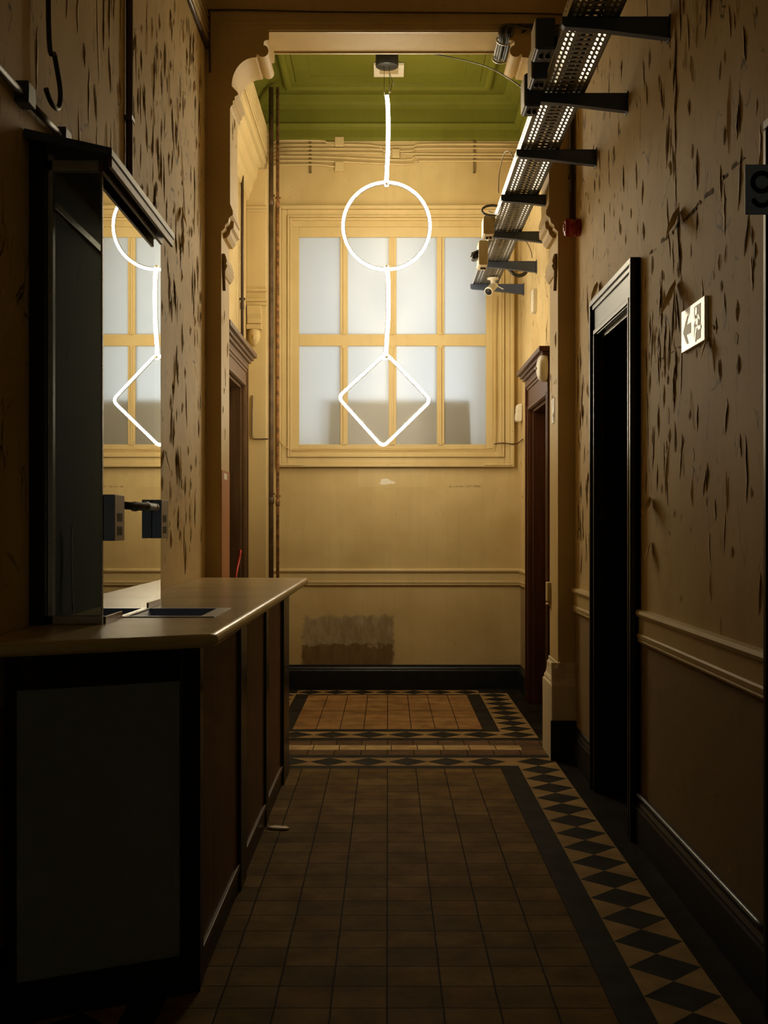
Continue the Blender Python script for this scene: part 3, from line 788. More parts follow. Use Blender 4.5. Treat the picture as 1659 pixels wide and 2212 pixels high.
# flakes on the inner faces of the arch jambs
b, fl, rnd = flakes('peel', arch, LH[1][0], 1, [(YA + 0.03, YB - 0.03, 1.95, 3.2, 9, 0.09, 0.015, 0.3)], 3)
b2, fl2, _ = flakes('peel', arch, LH[9][0], 1, [(YA + 0.03, YB - 0.03, 3.6, 4.15, 8, 0.09, 0.015, 0.3)], 4)
b.add(b2.v, b2.f, 0); b.m[-len(b2.m):] = b2.m
b2, fl2, _ = flakes('peel', arch, RH[1][0], -1, [(YA + 0.03, YB - 0.03, 1.9, 3.3, 16, 0.09, 0.015, 0.3)], 6)
b.add(b2.v, b2.f, 0); b.m[-len(b2.m):] = b2.m
tag(b.build('peeling_paint', [M['flake'], M['flake_back'], M['scar'], M['white_scar']], arch, recalc=False), 'curled flakes of peeling cream paint', kind='stuff')

# left side of the bay: pier, cornice, console -----------------------------
PY = 10.22
b = MB()
b.box(AL, -1.05, PY, YE, 0, 4.55)
sP = 2560 / PY
zP = lambda v: EYE + (1135 - v) / sP
for v0, v1, e in ((366, 374, 0.02), (446, 452, 0.02), (452, 458, 0.012), (624, 630, 0.02), (646, 652, 0.03), (652, 660, 0.02)):
    b.box(AL, -1.05 + e * 0.4, PY - e, PY, zP(v1), zP(v0))
pier = b.build('trim_4', M['trim'], bevel=0.004); struct(pier, 'moulded pier in the left corner of the bay', 'trim')
b = MB()
# console bracket with a small carved head
b.prism([(PY, zP(660)), (PY - 0.055, zP(662)), (PY - 0.05, zP(680)), (PY - 0.035, zP(690)), (PY - 0.035, zP(700)), (PY, zP(702))], 'x', -1.21, -1.09)
b.prism([(PY, zP(700)), (PY - 0.05, zP(702)), (PY - 0.05, zP(712)), (PY, zP(714))], 'x', -1.215, -1.085)
b.lathe([(0.002, -0.075), (0.025, -0.06), (0.042, -0.03), (0.05, 0.0), (0.05, 0.03), (0.046, 0.06), (0.03, 0.075)], (-1.15, PY - 0.012, zP(730)), (0, 0, 1), 14)
b.lathe([(0.004, 0), (0.008, 0.02), (0.006, 0.04)], (-1.15, PY - 0.064, zP(736)), (0, 0, 1), 8)
b.build('carved_console', M['trim'], pier, bevel=0.003)
# cornice on the left wall of the bay
b = MB()
b.prism([(AL, 4.30), (AL + 0.02, 4.31), (AL + 0.03, 4.36), (AL + 0.055, 4.40), (AL + 0.06, 4.45), (AL + 0.09, 4.50), (AL + 0.10, 4.56), (AL + 0.13, 4.60), (AL + 0.13, 4.68), (AL + 0.145, 4.70), (AL + 0.145, 5.04), (AL, 5.04)], 'y', YB, YE)
struct(b.build('trim_5', M['trim']), 'heavy cream cornice on the left wall of the bay', 'trim')
pos = ['lowest', 'second lowest', 'third lowest', 'third highest', 'second highest', 'highest']
for i in range(6):
    z = 4.76 + i * 0.045; x = AL + 0.153
    b = MB(); b.tube([(x, YB + 0.05, z), (x, 9.0, z + 0.004), (x, 10.3, z - 0.003), (x, YE - 0.06, z)], 0.009, 8)
    tag(b.build('conduit', M['trim'], origin=(x, YB + 0.05, z)), 'cream conduit running back along the left bay cornice, %s of its six' % pos[i], 'conduit', 'conduits on the left bay cornice')

# vertical pipes in the left corner
def vpipe(name, x, y, r, z0, z1, mat, label, couplings, cat='pipe'):
    t = thing(name, (x, y, z0), label, cat)
    b = MB(); b.tube([(x, y, z0), (x, y, z1)], r, 14); b.build('pipe_run', mat, t)
    for zc in couplings:
        b = MB(); b.lathe([(r, -0.03), (r * 1.35, -0.026), (r * 1.35, 0.026), (r, 0.03)], (x, y, zc), (0, 0, 1), 14); b.build('pipe_coupling', mat, t)
        b = MB(); b.box(x - r - 0.012, x + r + 0.012, y - 0.008, y + 0.008, zc + 0.05, zc + 0.066); b.box(x - 0.006, x + 0.006, y, y + 0.25 if name == 'q' else y + 0.1, zc + 0.052, zc + 0.064)
        b.build('pipe_clip', mat, t)
    return t
vpipe('service_pipe', -1.03, 10.45, 0.021, 0.0, 5.36, M['dark_pipe'], 'dark brown vertical pipe, the thicker of two in the left corner', [1.72, 4.35])
vpipe('service_pipe', -0.972, 10.45, 0.014, 0.0, 5.36, M['rust'], 'rusty thin vertical pipe left of the big window', [1.70, 4.33])
vpipe('service_pipe', -1.195, 9.72, 0.013, 2.96, 4.5, M['brown_pipe'], 'short brown pipe standing above the left bay door', [3.3])

# ------------------------------------------------------------------ back wall conduits
zb = szp
yc = YE - 0.016
def conduit(pts, label, r=0.0105):
    b = MB(); P = smooth_path([(sxp(u), yc, zb(v)) for u, v in pts], 4)
    b.tube(P, r, 8)
    tag(b.build('conduit', M['trim'], origin=(sxp(pts[0][0]), yc, zb(pts[0][1]))), label, 'conduit', 'conduits across the back wall')
conduit([(594, 305), (690, 305), (706, 309), (723, 310)], 'short cream conduit under the green cornice left of its junction box')
conduit([(743, 313), (790, 314), (826, 318), (890, 318), (920, 313), (1122, 313)], 'topmost long cream conduit across the back wall')
conduit([(594, 314), (800, 315), (830, 327), (890, 327), (915, 322), (1122, 322)], 'second long cream conduit from the top of the back wall')
conduit([(594, 322.5), (805, 323), (830, 329), (846, 330)], 'cream conduit ending on the left of the middle junction box, upper one')
conduit([(594, 331), (805, 331.5), (830, 334), (846, 335)], 'cream conduit ending on the left of the middle junction box, lower one')
conduit([(865, 333), (930, 333.5), (1000, 334), (1122, 334)], 'stained conduit leaving the middle junction box to the right')
conduit([(594, 339), (700, 340), (870, 347), (895, 341), (915, 340), (1122, 341)], 'long cream conduit with an upward step right of the lamp')
conduit([(594, 348), (700, 349), (875, 356), (900, 350), (925, 349), (1122, 349)], 'lowest long cream conduit, with an upward step right of the lamp')
conduit([(594, 357), (690, 357), (712, 360), (724, 361)], 'short cream conduit ending at the lower junction box')
def jbox(u, v, w, h, label):
    t = thing('junction_box', (sxp(u), YE - 0.02, zb(v)), label, 'junction box', 'junction boxes on the back wall')
    x, z = sxp(u), zb(v); w /= 234.86; h /= 234.86
    b = MB(); b.box(x - w / 2, x + w / 2, YE - 0.035, YE, z - h / 2, z + h / 2); b.build('box_body', M['trim'], t, bevel=0.006)
    b = MB(); b.box(x - w / 2 + 0.006, x + w / 2 - 0.006, YE - 0.041, YE - 0.035, z - h / 2 + 0.006, z + h / 2 - 0.006); b.build('box_lid', M['trim'], t, bevel=0.003)
jbox(733, 308, 20, 21, 'cream junction box touching the green cornice on the back wall')
jbox(733, 361, 20, 21, 'cream junction box at the lower edge of the back wall conduits')
jbox(855, 333, 18, 20, 'cream junction box beside the top lamp tube on the back wall')
for u, lab in ((671, 'brown vertical strap across the conduits near the left pipes'), (1024, 'brown vertical strap across the conduits near the cable tray')):
    b = MB(); x = sxp(u); b.box(x - 0.009, x - 0.003, YE - 0.022, YE - 0.017, zb(376), zb(303)); b.box(x + 0.004, x + 0.009, YE - 0.022, YE - 0.017, zb(374), zb(303))
    b.box(x - 0.009, x + 0.009, YE - 0.022, YE, zb(304), zb(303)); b.box(x - 0.009, x + 0.009, YE - 0.022, YE, zb(374), zb(373))
    tag(b.build('conduit_strap', M['dark_pipe'], origin=(x, YE - 0.02, zb(376))), lab, 'strap', 'conduit straps on the back wall')
# faint remains of stencilled writing and the old patch under the window
b = MB()
rnd = random.Random(2)
x = 0
for k in range(14):
    u = 970 + k * 4.9; w = rnd.uniform(1.5, 4.4); h = rnd.uniform(1.0, 3.4) + (k > 6) * 1.2; v = 1051.5 - k * 0.1 + rnd.uniform(-0.6, 0.6)
    b.box(sxp(u), sxp(u + w), YE - 0.0012, YE, zb(v + h / 2), zb(v - h / 2))
wb = bpy.data.objects['wall_back']
b.build('worn_writing', plain('worn_ink', (0.34, 0.25, 0.11), 0.7, var=0.3, scale=60), wb)
b = MB()
b.box(sxp(773), sxp(925), YE - 0.0015, YE, zb(1052), zb(1013)); b.build('old_paint_patch', M['trim'], wb)
b = MB()
pv = []
for i in range(22):
    a = 2 * PI * i / 22; rr = 1 + 0.22 * math.sin(3 * a + 1) + 0.15 * rnd.uniform(-1, 1)
    pv.append((sxp(835 + 15 * rr * math.cos(a)), zb(1041 + 6 * rr * math.sin(a))))
b.prism(pv, 'y', YE - 0.003, YE); b.build('bare_plaster_spot', M['white'], wb)

# electric cable around the window
def cable(name, pts, r, mat, label, cat='cable', n=6, group=None, parent=None):
    b = MB(); b.tube(smooth_path(pts, n), r, 8)
    o = b.build(name, mat, parent, origin=None if parent else pts[0])
    if parent is None: tag(o, label, cat, group)
    return o
yw = YE - 0.032
cable('electric_cable', [(-1.168, PY - 0.012, 2.62), (-1.172, PY - 0.012, 2.36), (-1.168, PY - 0.012, 2.262), (-1.14, PY - 0.012, 2.245), (-1.03, PY - 0.02, 2.245)], 0.006, M['dark_pipe'], 'dark cable dropping down the pier beside the left bay door')
cable('electric_cable', [(sxp(601), YE - 0.055, zb(948)), (sxp(612), YE - 0.055, zb(960)), (sxp(622), YE - 0.055, zb(968)), (sxp(634), yw, zb(972)), (sxp(700), yw, zb(971)), (sxp(850), yw, zb(972)), (sxp(1000), yw, zb(970)), (sxp(1053), yw, zb(969)), (sxp(1066), yw, zb(960)), (sxp(1068), yw, zb(900)), (sxp(1068), yw, zb(750)), (sxp(1070), yw, zb(640))], 0.004, M['pale'], 'thin pale cable along the bottom and right side of the window frame')
cable('electric_cable', [(sxp(1066), YE - 0.055, zb(960)), (sxp(1085), YE - 0.055, zb(958)), (sxp(1105), YE - 0.055, zb(960)), (1.19, YE - 0.06, zb(958)), (1.205, 10.6, 2.27)], 0.006, M['dark_pipe'], 'dark cable from the window corner to the right bay door')

# ------------------------------------------------------------------ pendant lamp
YL = 9.55; SL = 2560 / YL
lx = lambda u: (u - 838) / SL
lz = lambda v: EYE + (1135 - v) / SL
lamp = thing('pendant_lamp', (0, YL, ZG), 'glowing pendant lamp of rods, ring and diamond hanging before the window', 'lamp')
b = MB(); b.lathe([(0.001, 0.0), (0.086, 0.0), (0.092, 0.004), (0.092, 0.24)], (lx(836), YL, 5.195), (0, 0, 1), 40); b.build('ceiling_canopy', M['black'], lamp)
for u, z in ((830, lz(208)), (841, lz(202))):
    b = MB(); b.tube([(lx(u), YL, 5.2), (lx(u), YL, z)], 0.0022, 6); b.build('suspension_wire', M['cable'], lamp)
def rod(pts, name='light_rod'):
    P = smooth_path(pts, 8); b = MB(); b.tube(P, 0.0145, 12); o = b.build(name, M['led'], lamp)
    bb = MB(); bb.tube([p + Vector((-0.016 if pts[0][0] > -0.5 else 0, 0.012, 0)) for p in P], 0.006, 8); bb.build('rod_back', M['alu'], lamp)
rod([(lx(836), YL, lz(206)), (lx(838.5), YL, lz(240)), (lx(838.5), YL, lz(310)), (lx(836), YL, lz(370)), (lx(835), YL, lz(402))])
b = MB(); b.tube([(lx(835) + 0.352 * math.cos(2 * PI * i / 72), YL, lz(488) + 0.352 * math.sin(2 * PI * i / 72)) for i in range(72)], 0.0105, 10, closed=True); b.build('light_ring', M['led'], lamp)
b = MB(); b.tube([(lx(835) + 0.3385 * math.cos(2 * PI * i / 72), YL + 0.004, lz(488) + 0.3385 * math.sin(2 * PI * i / 72)) for i in range(72)], 0.006, 8, closed=True); b.build('ring_back', M['alu'], lamp)
rod([(lx(836), YL, lz(574)), (lx(839), YL, lz(610)), (lx(839), YL, lz(680)), (lx(836), YL, lz(730)), (lx(833), YL, lz(776))])
def rounded(poly, r, n=6):
    out = []
    k = len(poly)
    for i in range(k):
        p0, p1, p2 = (Vector(poly[i - 1]), Vector(poly[i]), Vector(poly[(i + 1) % k]))
        a = (p0 - p1).normalized(); c = (p2 - p1).normalized()
        A_ = p1 + a * r; C_ = p1 + c * r
        for j in range(n + 1):
            t = j / n; out.append((1 - t) ** 2 * A_ + 2 * t * (1 - t) * p1 + t * t * C_)
    return out
dia = [(lx(834), lz(763)), (lx(931), lz(865)), (lx(827), lz(966)), (lx(730), lz(858))]
D = rounded(dia, 0.05)
b = MB(); b.tube([(p[0], YL, p[1]) for p in D], 0.0105, 10, closed=True); b.build('light_diamond', M['led'], lamp)
cxm = sum(p[0] for p in dia) / 4; czm = sum(p[1] for p in dia) / 4
b = MB(); b.tube([(cxm + (p[0] - cxm) * 0.955, YL + 0.004, czm + (p[1] - czm) * 0.955) for p in D], 0.006, 8, closed=True); b.build('diamond_back', M['alu'], lamp)
for z in (lz(398), lz(576), lz(772)):
    b = MB(); b.lathe([(0.012, -0.012), (0.019, -0.01), (0.019, 0.01), (0.012, 0.012)], (lx(835), YL, z), (0, 0, 1), 14); b.build('rod_joint', M['white'], lamp)
cable('flex_cable', [(lx(842), YL + 0.5, 5.33), (lx(849), YL + 0.45, 5.24), (lx(850), YL + 0.3, 5.15), (lx(848), YL + 0.05, 5.09), (lx(843), YL, 4.99)], 0.003, M['grey_cable'], 'thin grey flex looping from the ceiling vent to the lamp')
vent = thing('ceiling_vent', (0.01, 10.2, 5.43), 'square white ceiling vent behind the black lamp canopy', 'vent')
b = MB(); ring_y = 10.2
ex0, ex1, ey0, ey1 = -0.122, 0.138, 10.06, 10.325
b.box(ex0, ex1, ey0, ey0 + 0.05, 5.405, 5.43); b.box(ex0, ex1, ey1 - 0.05, ey1, 5.405, 5.43); b.box(ex0, ex0 + 0.05, ey0 + 0.05, ey1 - 0.05, 5.405, 5.43); b.box(ex1 - 0.05, ex1, ey0 + 0.05, ey1 - 0.05, 5.405, 5.43)
b.build('vent_frame', M['white'], vent, bevel=0.003)
b = MB()
for i in range(9):
    y = ey0 + 0.06 + i * 0.018; b.box(ex0 + 0.05, ex1 - 0.05, y, y + 0.011, 5.412, 5.42)
b.build('vent_slats', M['beige'], vent)

# ------------------------------------------------------------------ cable tray and brackets
TX0, TX1, TZ = 0.765, 0.985, 3.668
TY0, TY1 = 3.3, 10.78
tray = thing('cable_tray', (0.875, TY0, TZ), 'long perforated steel cable tray along the upper right wall', 'cable tray')
b = MB()
pitch = 0.05
xs = [(TX0, TX0 + 0.022), (TX0 + 0.034, TX0 + 0.046), (TX0 + 0.058, TX0 + 0.075), (TX1 - 0.075, TX1 - 0.058), (TX1 - 0.046, TX1 - 0.034), (TX1 - 0.022, TX1)]
for x0, x1 in xs: b.box(x0, x1, TY0, TY1, TZ, TZ + 0.003)
y = TY0
slots = []
while y < TY1 - pitch:
    for x0, x1 in ((TX0 + 0.022, TX0 + 0.034), (TX0 + 0.046, TX0 + 0.058), (TX1 - 0.058, TX1 - 0.046), (TX1 - 0.034, TX1 - 0.022)):
        b.box(x0, x1, y, y + 0.016, TZ, TZ + 0.003)
        slots.append(((x0 + x1) / 2, y + 0.033))
    b.box(TX0 + 0.075, TX1 - 0.075, y, y + 0.030, TZ, TZ + 0.003)
    y += pitch
for x, y in slots: b.prism([(x - 0.0062, TZ + 0.003), (x + 0.0062, TZ + 0.003), (x + 0.005, TZ - 0.0035)], 'y', y - 0.015, y + 0.015, 1)  # slot lips added as glints: bright metal, tilted towards the lamp
b.build('tray_bed', [M['steel'], M['shiny']], tray)
for x0, x1 in ((TX0 - 0.002, TX0 + 0.002), (TX1 - 0.002, TX1 + 0.002)):
    b = MB(); b.box(x0, x1, TY0, TY1, TZ, TZ + 0.062)
    xl = x0 + 0.004 if x0 < 0.8 else x0 - 0.012
    b.box(xl - 0.002, xl + 0.010, TY0, TY1, TZ + 0.058, TZ + 0.062)
    y = TY0 + 0.03
    side = x0 - 0.0008 if x0 < 0.8 else x1 + 0.0008
    while y < TY1:
        b.box(min(side, x0), max(side, x1), y, y + 0.022, TZ + 0.036, TZ + 0.044, 1); y += 0.05
    b.build('side_rail', [M['shiny'] if x0 < 0.8 else M['steel'], M['black']], tray)  # left rail in the bright metal: its lit side put into the colour
laid = (((0.82, 0.012, 'cable', 'black cable lying in the tray, left one')), (0.86, 0.014, 'grey_cable', 'grey cable lying in the tray, second from the left'), (0.895, 0.010, 'cable', 'thin black cable lying in the middle of the tray'), (0.93, 0.014, 'grey_cable', 'grey cable lying in the tray, right one'))
for x, r, mk, lab in laid:
    cable('cable', [(x, TY0, TZ + 0.004 + r), (x + 0.008, 5.0, TZ + 0.004 + r), (x - 0.008, 7.0, TZ + 0.004 + r), (x + 0.006, 9.0, TZ + 0.004 + r), (x, TY1 - 0.05, TZ + 0.004 + r)], r, M[mk], lab, 'cable', group='cables in the tray')
BY = [5.04, 5.93, 6.82, 7.75, 8.72, 9.70, 10.62]
def bracket_parts(xw):
    t = thing('tray_bracket', (xw, 0, 3.66), 'x', 'bracket', 'steel brackets carrying the cable tray')
    b = MB()
    x0 = 0.742
    b.prism([(x0, 3.664), (xw - 0.006, 3.664), (xw - 0.006, 3.577), (x0 + 0.16, 3.612), (x0 + 0.012, 3.625), (x0, 3.632)], 'y', -0.003, 0.001)
    b.box(x0, xw - 0.006, -0.003, 0.04, 3.660, 3.664)
    b.prism([(x0, 3.634), (x0 + 0.012, 3.626), (x0 + 0.16, 3.613), (xw - 0.006, 3.578), (xw - 0.006, 3.574), (x0 + 0.16, 3.609), (x0 + 0.01, 3.621), (x0, 3.63)], 'y', -0.003, 0.04)
    b.box(x0 - 0.002, x0 + 0.002, -0.003, 0.04, 3.632, 3.664)
    b.build('bracket_arm', M['bracket'], t, bevel=0.0015)
    b = MB(); b.box(xw - 0.006, xw, -0.012, 0.05, 3.565, 3.672); wp = b.build('wall_plate', M['bracket'], t, bevel=0.002)
    b = MB(); b.lathe([(0.008, 0), (0.008, 0.006), (0.003, 0.008)], (xw - 0.006, 0.046, 3.60), (-1, 0, 0), 6); b.build('bolt', M['alu'], wp)
    return t
labs = ['steel tray bracket nearest the top edge of the picture', 'steel tray bracket just right of the lowest near control box', 'steel tray bracket third from the top, in front of the green ceiling corner',
        'steel tray bracket just before the arch jamb, above the red sounder', 'steel tray bracket beside the upper far junction box', 'steel tray bracket above the black thick cable', 'last steel tray bracket, next to the white bullet camera']
pr1 = bracket_parts(XR); pr2 = bracket_parts(AR)
for i, y in enumerate(BY):
    if i == 0: o = pr1
    elif i == 5: o = pr2
    else: o = copy_tree(pr1 if i in (1, 2) else pr2 if i > 5 else pr1)
    o.location = ((XR if i in (0, 1, 2, 3) else AR), y, 3.66); o['label'] = labs[i]
    if i == 4: o.location.x = AR - 0.0
# control boxes hung on the tray's left rail
def control_box(x0, x1, y0, y1, z0, z1, label, mat, holes=True):
    t = thing('control_box', ((x0 + x1) / 2, (y0 + y1) / 2, z0), label, 'junction box', 'boxes beside the cable tray')
    b = MB(); b.box(x0, x1, y0, y1, z0, z1); b.build('box_body', mat, t, bevel=0.008)
    b = MB(); b.box(x0 - 0.006, x0, y0 + 0.006, y1 - 0.006, z0 + 0.006, z1 - 0.006); b.build('box_lid', M['white'], t, bevel=0.003)
    b = MB()
    for i in range(2): b.lathe([(0.011, 0), (0.011, -0.012), (0.007, -0.014)], (x0 + (x1 - x0) * (0.35 + 0.35 * i), (y0 + y1) / 2, z0), (0, 0, 1), 10)
    b.build('cable_gland', M['black'], t)
control_box(0.672, 0.760, 5.36, 5.52, 3.655, 3.80, 'grey control box highest beside the near part of the tray', M['bracket'])
control_box(0.686, 0.758, 5.62, 5.78, 3.62, 3.77, 'grey control box between the other two near boxes on the tray', M['bracket'])
control_box(0.680, 0.756, 5.86, 6.02, 3.575, 3.74, 'grey control box lowest beside the second tray bracket', M['bracket'])
control_box(0.690, 0.762, 8.48, 8.66, 3.585, 3.72, 'beige rounded box higher beside the far part of the tray', M['beige'])
control_box(0.700, 0.764, 9.05, 9.25, 3.49, 3.68, 'beige box lower beside the far part of the tray', M['beige'])
# cameras
cam1 = thing('bullet_camera', (0.89, 10.3, 3.64), 'white bullet security camera under the far end of the tray', 'camera')
b = MB(); b.lathe([(0.05, 0), (0.05, -0.012), (0.022, -0.02), (0.02, -0.06)], (0.915, 10.32, 3.655), (0, 0, 1), 20); b.build('camera_mount', M['white'], cam1)
ax = Vector((-0.33, -0.55, -0.42)).normalized()
b = MB(); b.lathe([(0.02, -0.075), (0.032, -0.07), (0.034, 0.05), (0.038, 0.052), (0.038, 0.072), (0.034, 0.074)], (0.90, 10.29, 3.56), ax, 22); cb1 = b.build('camera_body', M['white'], cam1)
b = MB(); b.lathe([(0.031, 0.0745), (0.031, 0.0765), (0.012, 0.0768), (0.012, 0.078)], (0.90, 10.29, 3.56), ax, 22); b.build('camera_lens', M['black'], cb1)
b = MB(); b.tube([(0.915, 10.31, 3.62), (0.96, 10.28, 3.57), (1.0, 10.26, 3.545)], 0.004, 6); b.build('camera_arm', M['white'], cam1)
cam2 = thing('camera', (0.70, 9.3, 3.56), 'small black camera fixed to the beige box beside the tray', 'camera')
b = MB(); b.prism([(0.645, 3.555), (0.655, 3.585), (0.698, 3.605), (0.700, 3.565), (0.685, 3.55), (0.66, 3.545)], 'y', 9.10, 9.2); b.build('camera_body', M['black'], cam2, bevel=0.004)
b = MB(); b.prism([(0.640, 3.582), (0.70, 3.612), (0.70, 3.616), (0.638, 3.588)], 'y', 9.07, 9.22); b.build('sun_shield', M['grey_cable'], cam2)
# loose cables
cable('cable_coil', [(0.80, 8.3, 3.735)] + [(0.73 + 0.07 * math.cos(2 * PI * i / 9), 8.3 + 0.012 * (i / 9), 3.71 + 0.035 * math.sin(2 * PI * i / 9)) for i in range(28)] + [(0.80, 8.32, 3.74)], 0.006, M['grey_cable'], 'coil of dark cable stuck out left of the tray below the conduits', 'cable', 4)
cable('loose_cable', [(0.82, 7.5, 3.74), (0.80, 7.7, 3.92), (0.775, 7.9, 3.98), (0.76, 8.1, 3.90), (0.765, 8.2, 3.80)], 0.004, M['beige'], 'thin pale cable arching above the dark coil beside the tray')
cable('loose_cable', [(0.705, 8.3, 3.70), (0.73, 8.2, 3.66), (0.75, 8.0, 3.60), (0.755, 7.85, 3.62), (0.775, 7.8, 3.67)], 0.004, M['cable'], 'thin black cable hanging from the coil to the tray')
cable('thick_cable', [(0.985, 9.95, 3.72), (1.03, 9.95, 3.64), (1.09, 9.96, 3.60), (1.15, 9.98, 3.62), (1.185, 10.0, 3.68), (1.215, 10.02, 3.68)], 0.017, M['cable'], 'thick black cable bending from the tray into the right bay wall')
cable('loose_cable', [(1.0, 9.0, 3.72), (1.06, 9.1, 3.685), (1.12, 9.3, 3.66), (1.17, 9.6, 3.668)], 0.004, M['grey_cable'], 'thin grey cable from the tray to the sixth bracket')
cable('lamp_cable', [(lx(872), YL, 5.36), (lx(900), 9.3, 5.22), (lx(960), 8.9, 5.02), (0.66, 8.0, 4.60), (0.745, 7.0, 4.12), (0.765, 6.4, 3.82)], 0.0045, M['cable'], 'black cable swooping from the lamp canopy to the tray')
# bundle of cables strapped round the beam
b = MB()
bun = thing('cable_bundle', (0.8, YA, 4.68), 'black cable bundle strapped under the beam beside the right shoulder', 'cable')
for i in range(7):
    dx = 0.012 * i
    x0 = 0.715 + dx * 1.1
    b = MB()
    b.tube(smooth_path([(1.19, YA - 0.03, 4.62 + 0.012 * (i % 4)), (1.0, YA - 0.035, 4.645 + 0.012 * i * 0.6), (x0 + 0.07, YA - 0.04, 4.69), (x0 + 0.01, YA - 0.035, 4.68), (x0, YA - 0.02, ZB - 0.03), (x0, YA + 0.1, ZB - 0.04 - 0.012 * (i % 3)), (x0, YB - 0.06, ZB - 0.04 - 0.012 * (i % 3)), (x0 + 0.01, YB + 0.02, ZB - 0.02), (x0 + 0.05, YB + 0.04, ZB + 0.04), (x0 + 0.25, YB + 0.05, ZB + 0.08)], 6), 0.011, 8)
    b.build('cable_strand', M['black'] if i % 3 else M['grey_cable'], bun)
for y in (YA + 0.03, YB - 0.05):
    b = MB(); b.tube([(0.755 + 0.055 * math.cos(2 * PI * k / 20), y, ZB - 0.05 + 0.034 * math.sin(2 * PI * k / 20)) for k in range(20)], 0.006, 6, closed=True); b.build('strap_ring', M['shiny'], bun)
cable('loose_cable', [(0.83, YB - 0.02, ZB - 0.08), (0.815, YA + 0.25, ZB - 0.10), (0.83, YA + 0.06, ZB - 0.04), (0.90, YA - 0.025, ZB - 0.0), (1.03, YA - 0.03, ZB + 0.01), (1.19, YA - 0.02, ZB + 0.03)], 0.007, M['cable'], 'single black cable sagging from the bundle along the right shoulder')
cable('beam_cable', [(-1.14, YA - 0.012, 4.4), (-1.14, YA - 0.012, 4.76), (-1.11, YA - 0.012, 4.80), (-0.4, YA - 0.018, 4.785), (0.3, YA - 0.018, 4.78), (0.9, YA - 0.018, 4.775), (1.15, YA - 0.012, 4.77)], 0.006, M['dark_pipe'], 'thin dark cable running along the top of the beam')

# ------------------------------------------------------------------ right wall fittings
snd = thing('alarm_sounder', (XR, 7.40, 3.36), 'red cylindrical alarm sounder on the right wall', 'alarm')
b = MB(); b.lathe([(0.055, 0), (0.055, 0.03), (0.048, 0.034), (0.048, 0.05), (0.055, 0.054), (0.055, 0.09), (0.048, 0.098), (0.02, 0.10)], (XR, 7.40, 3.36), (-1, 0, 0), 26); b.build('sounder_body', M['red'], snd)
b = MB(); b.lathe([(0.03, 0.099), (0.028, 0.104), (0.01, 0.106)], (XR, 7.40, 3.36), (-1, 0, 0), 20); b.build('sounder_grille', M['red'], snd)
vp = thing('conduit', (1.165, YA - 0.02, 3.42), 'dark vertical conduit on the right jamb above the red sounder', 'conduit')
b = MB(); b.tube([(1.175, YA - 0.02, 3.42), (1.175, YA - 0.02, 4.7)], 0.014, 10); b.build('pipe_run', M['brown_pipe'], vp)
b = MB(); b.box(1.155, 1.195, YA - 0.036, YA, 3.72, 3.735); b.build('pipe_clip', M['brown_pipe'], vp)

# exit sign
ES_Y0, ES_Y1, ES_Z0, ES_Z1 = 4.44, 4.79, 2.195, 2.362
ex = thing('exit_sign', (XR, 4.6, 2.2), 'white exit sign with arrow and running figure on the right wall', 'sign')
b = MB(); b.box(XR - 0.014, XR, ES_Y0, ES_Y1, ES_Z0, ES_Z1); b.build('sign_panel', M['sign_white'], ex, bevel=0.002)
# on the sign: q runs from the far edge (0, picture left) to the near edge (1), h from the bottom to the top
W_, H_ = ES_Y1 - ES_Y0, ES_Z1 - ES_Z0
sp = lambda q, h: (ES_Y1 - q * W_, ES_Z0 + h * H_)
def plate(polys, name, mat, d0, d1):
    b = MB()
    for po in polys: b.prism([sp(*p) for p in po], 'x', XR - 0.014 - d1, XR - 0.014 - d0)
    b.build(name, mat, ex)
plate([[(0.08, 0.47), (0.26, 0.80), (0.33, 0.80), (0.24, 0.60), (0.43, 0.60), (0.43, 0.36), (0.24, 0.36), (0.33, 0.14), (0.26, 0.14)]], 'arrow', M['sign_beige'], 0, 0.001)
plate([[(0.58, 0.10), (0.84, 0.10), (0.84, 0.90), (0.58, 0.90)]], 'doorway_symbol', M['sign_beige'], 0, 0.001)
def limb(p, q_, w):
    dx, dy = (q_[0] - p[0]) * W_, (q_[1] - p[1]) * H_; L = math.hypot(dx, dy); nx, ny = -dy / L * w / 2, dx / L * w / 2
    return [(p[0] + nx / W_, p[1] + ny / H_), (q_[0] + nx / W_, q_[1] + ny / H_), (q_[0] - nx / W_, q_[1] - ny / H_), (p[0] - nx / W_, p[1] - ny / H_)]
man = [[(0.67 + 0.045 * math.cos(2 * PI * i / 14), 0.77 + 0.045 * W_ / H_ * math.sin(2 * PI * i / 14)) for i in range(14)],
       limb((0.69, 0.68), (0.71, 0.42), 0.032), limb((0.69, 0.66), (0.60, 0.56), 0.014), limb((0.60, 0.56), (0.56, 0.46), 0.012), limb((0.71, 0.66), (0.79, 0.60), 0.014), limb((0.79, 0.60), (0.82, 0.52), 0.012),
       limb((0.70, 0.44), (0.65, 0.30), 0.017), limb((0.65, 0.30), (0.62, 0.08), 0.015), limb((0.72, 0.44), (0.78, 0.34), 0.017), limb((0.78, 0.34), (0.86, 0.35), 0.014)]
plate(man, 'running_figure', M['sign_white'], 0.001, 0.002)

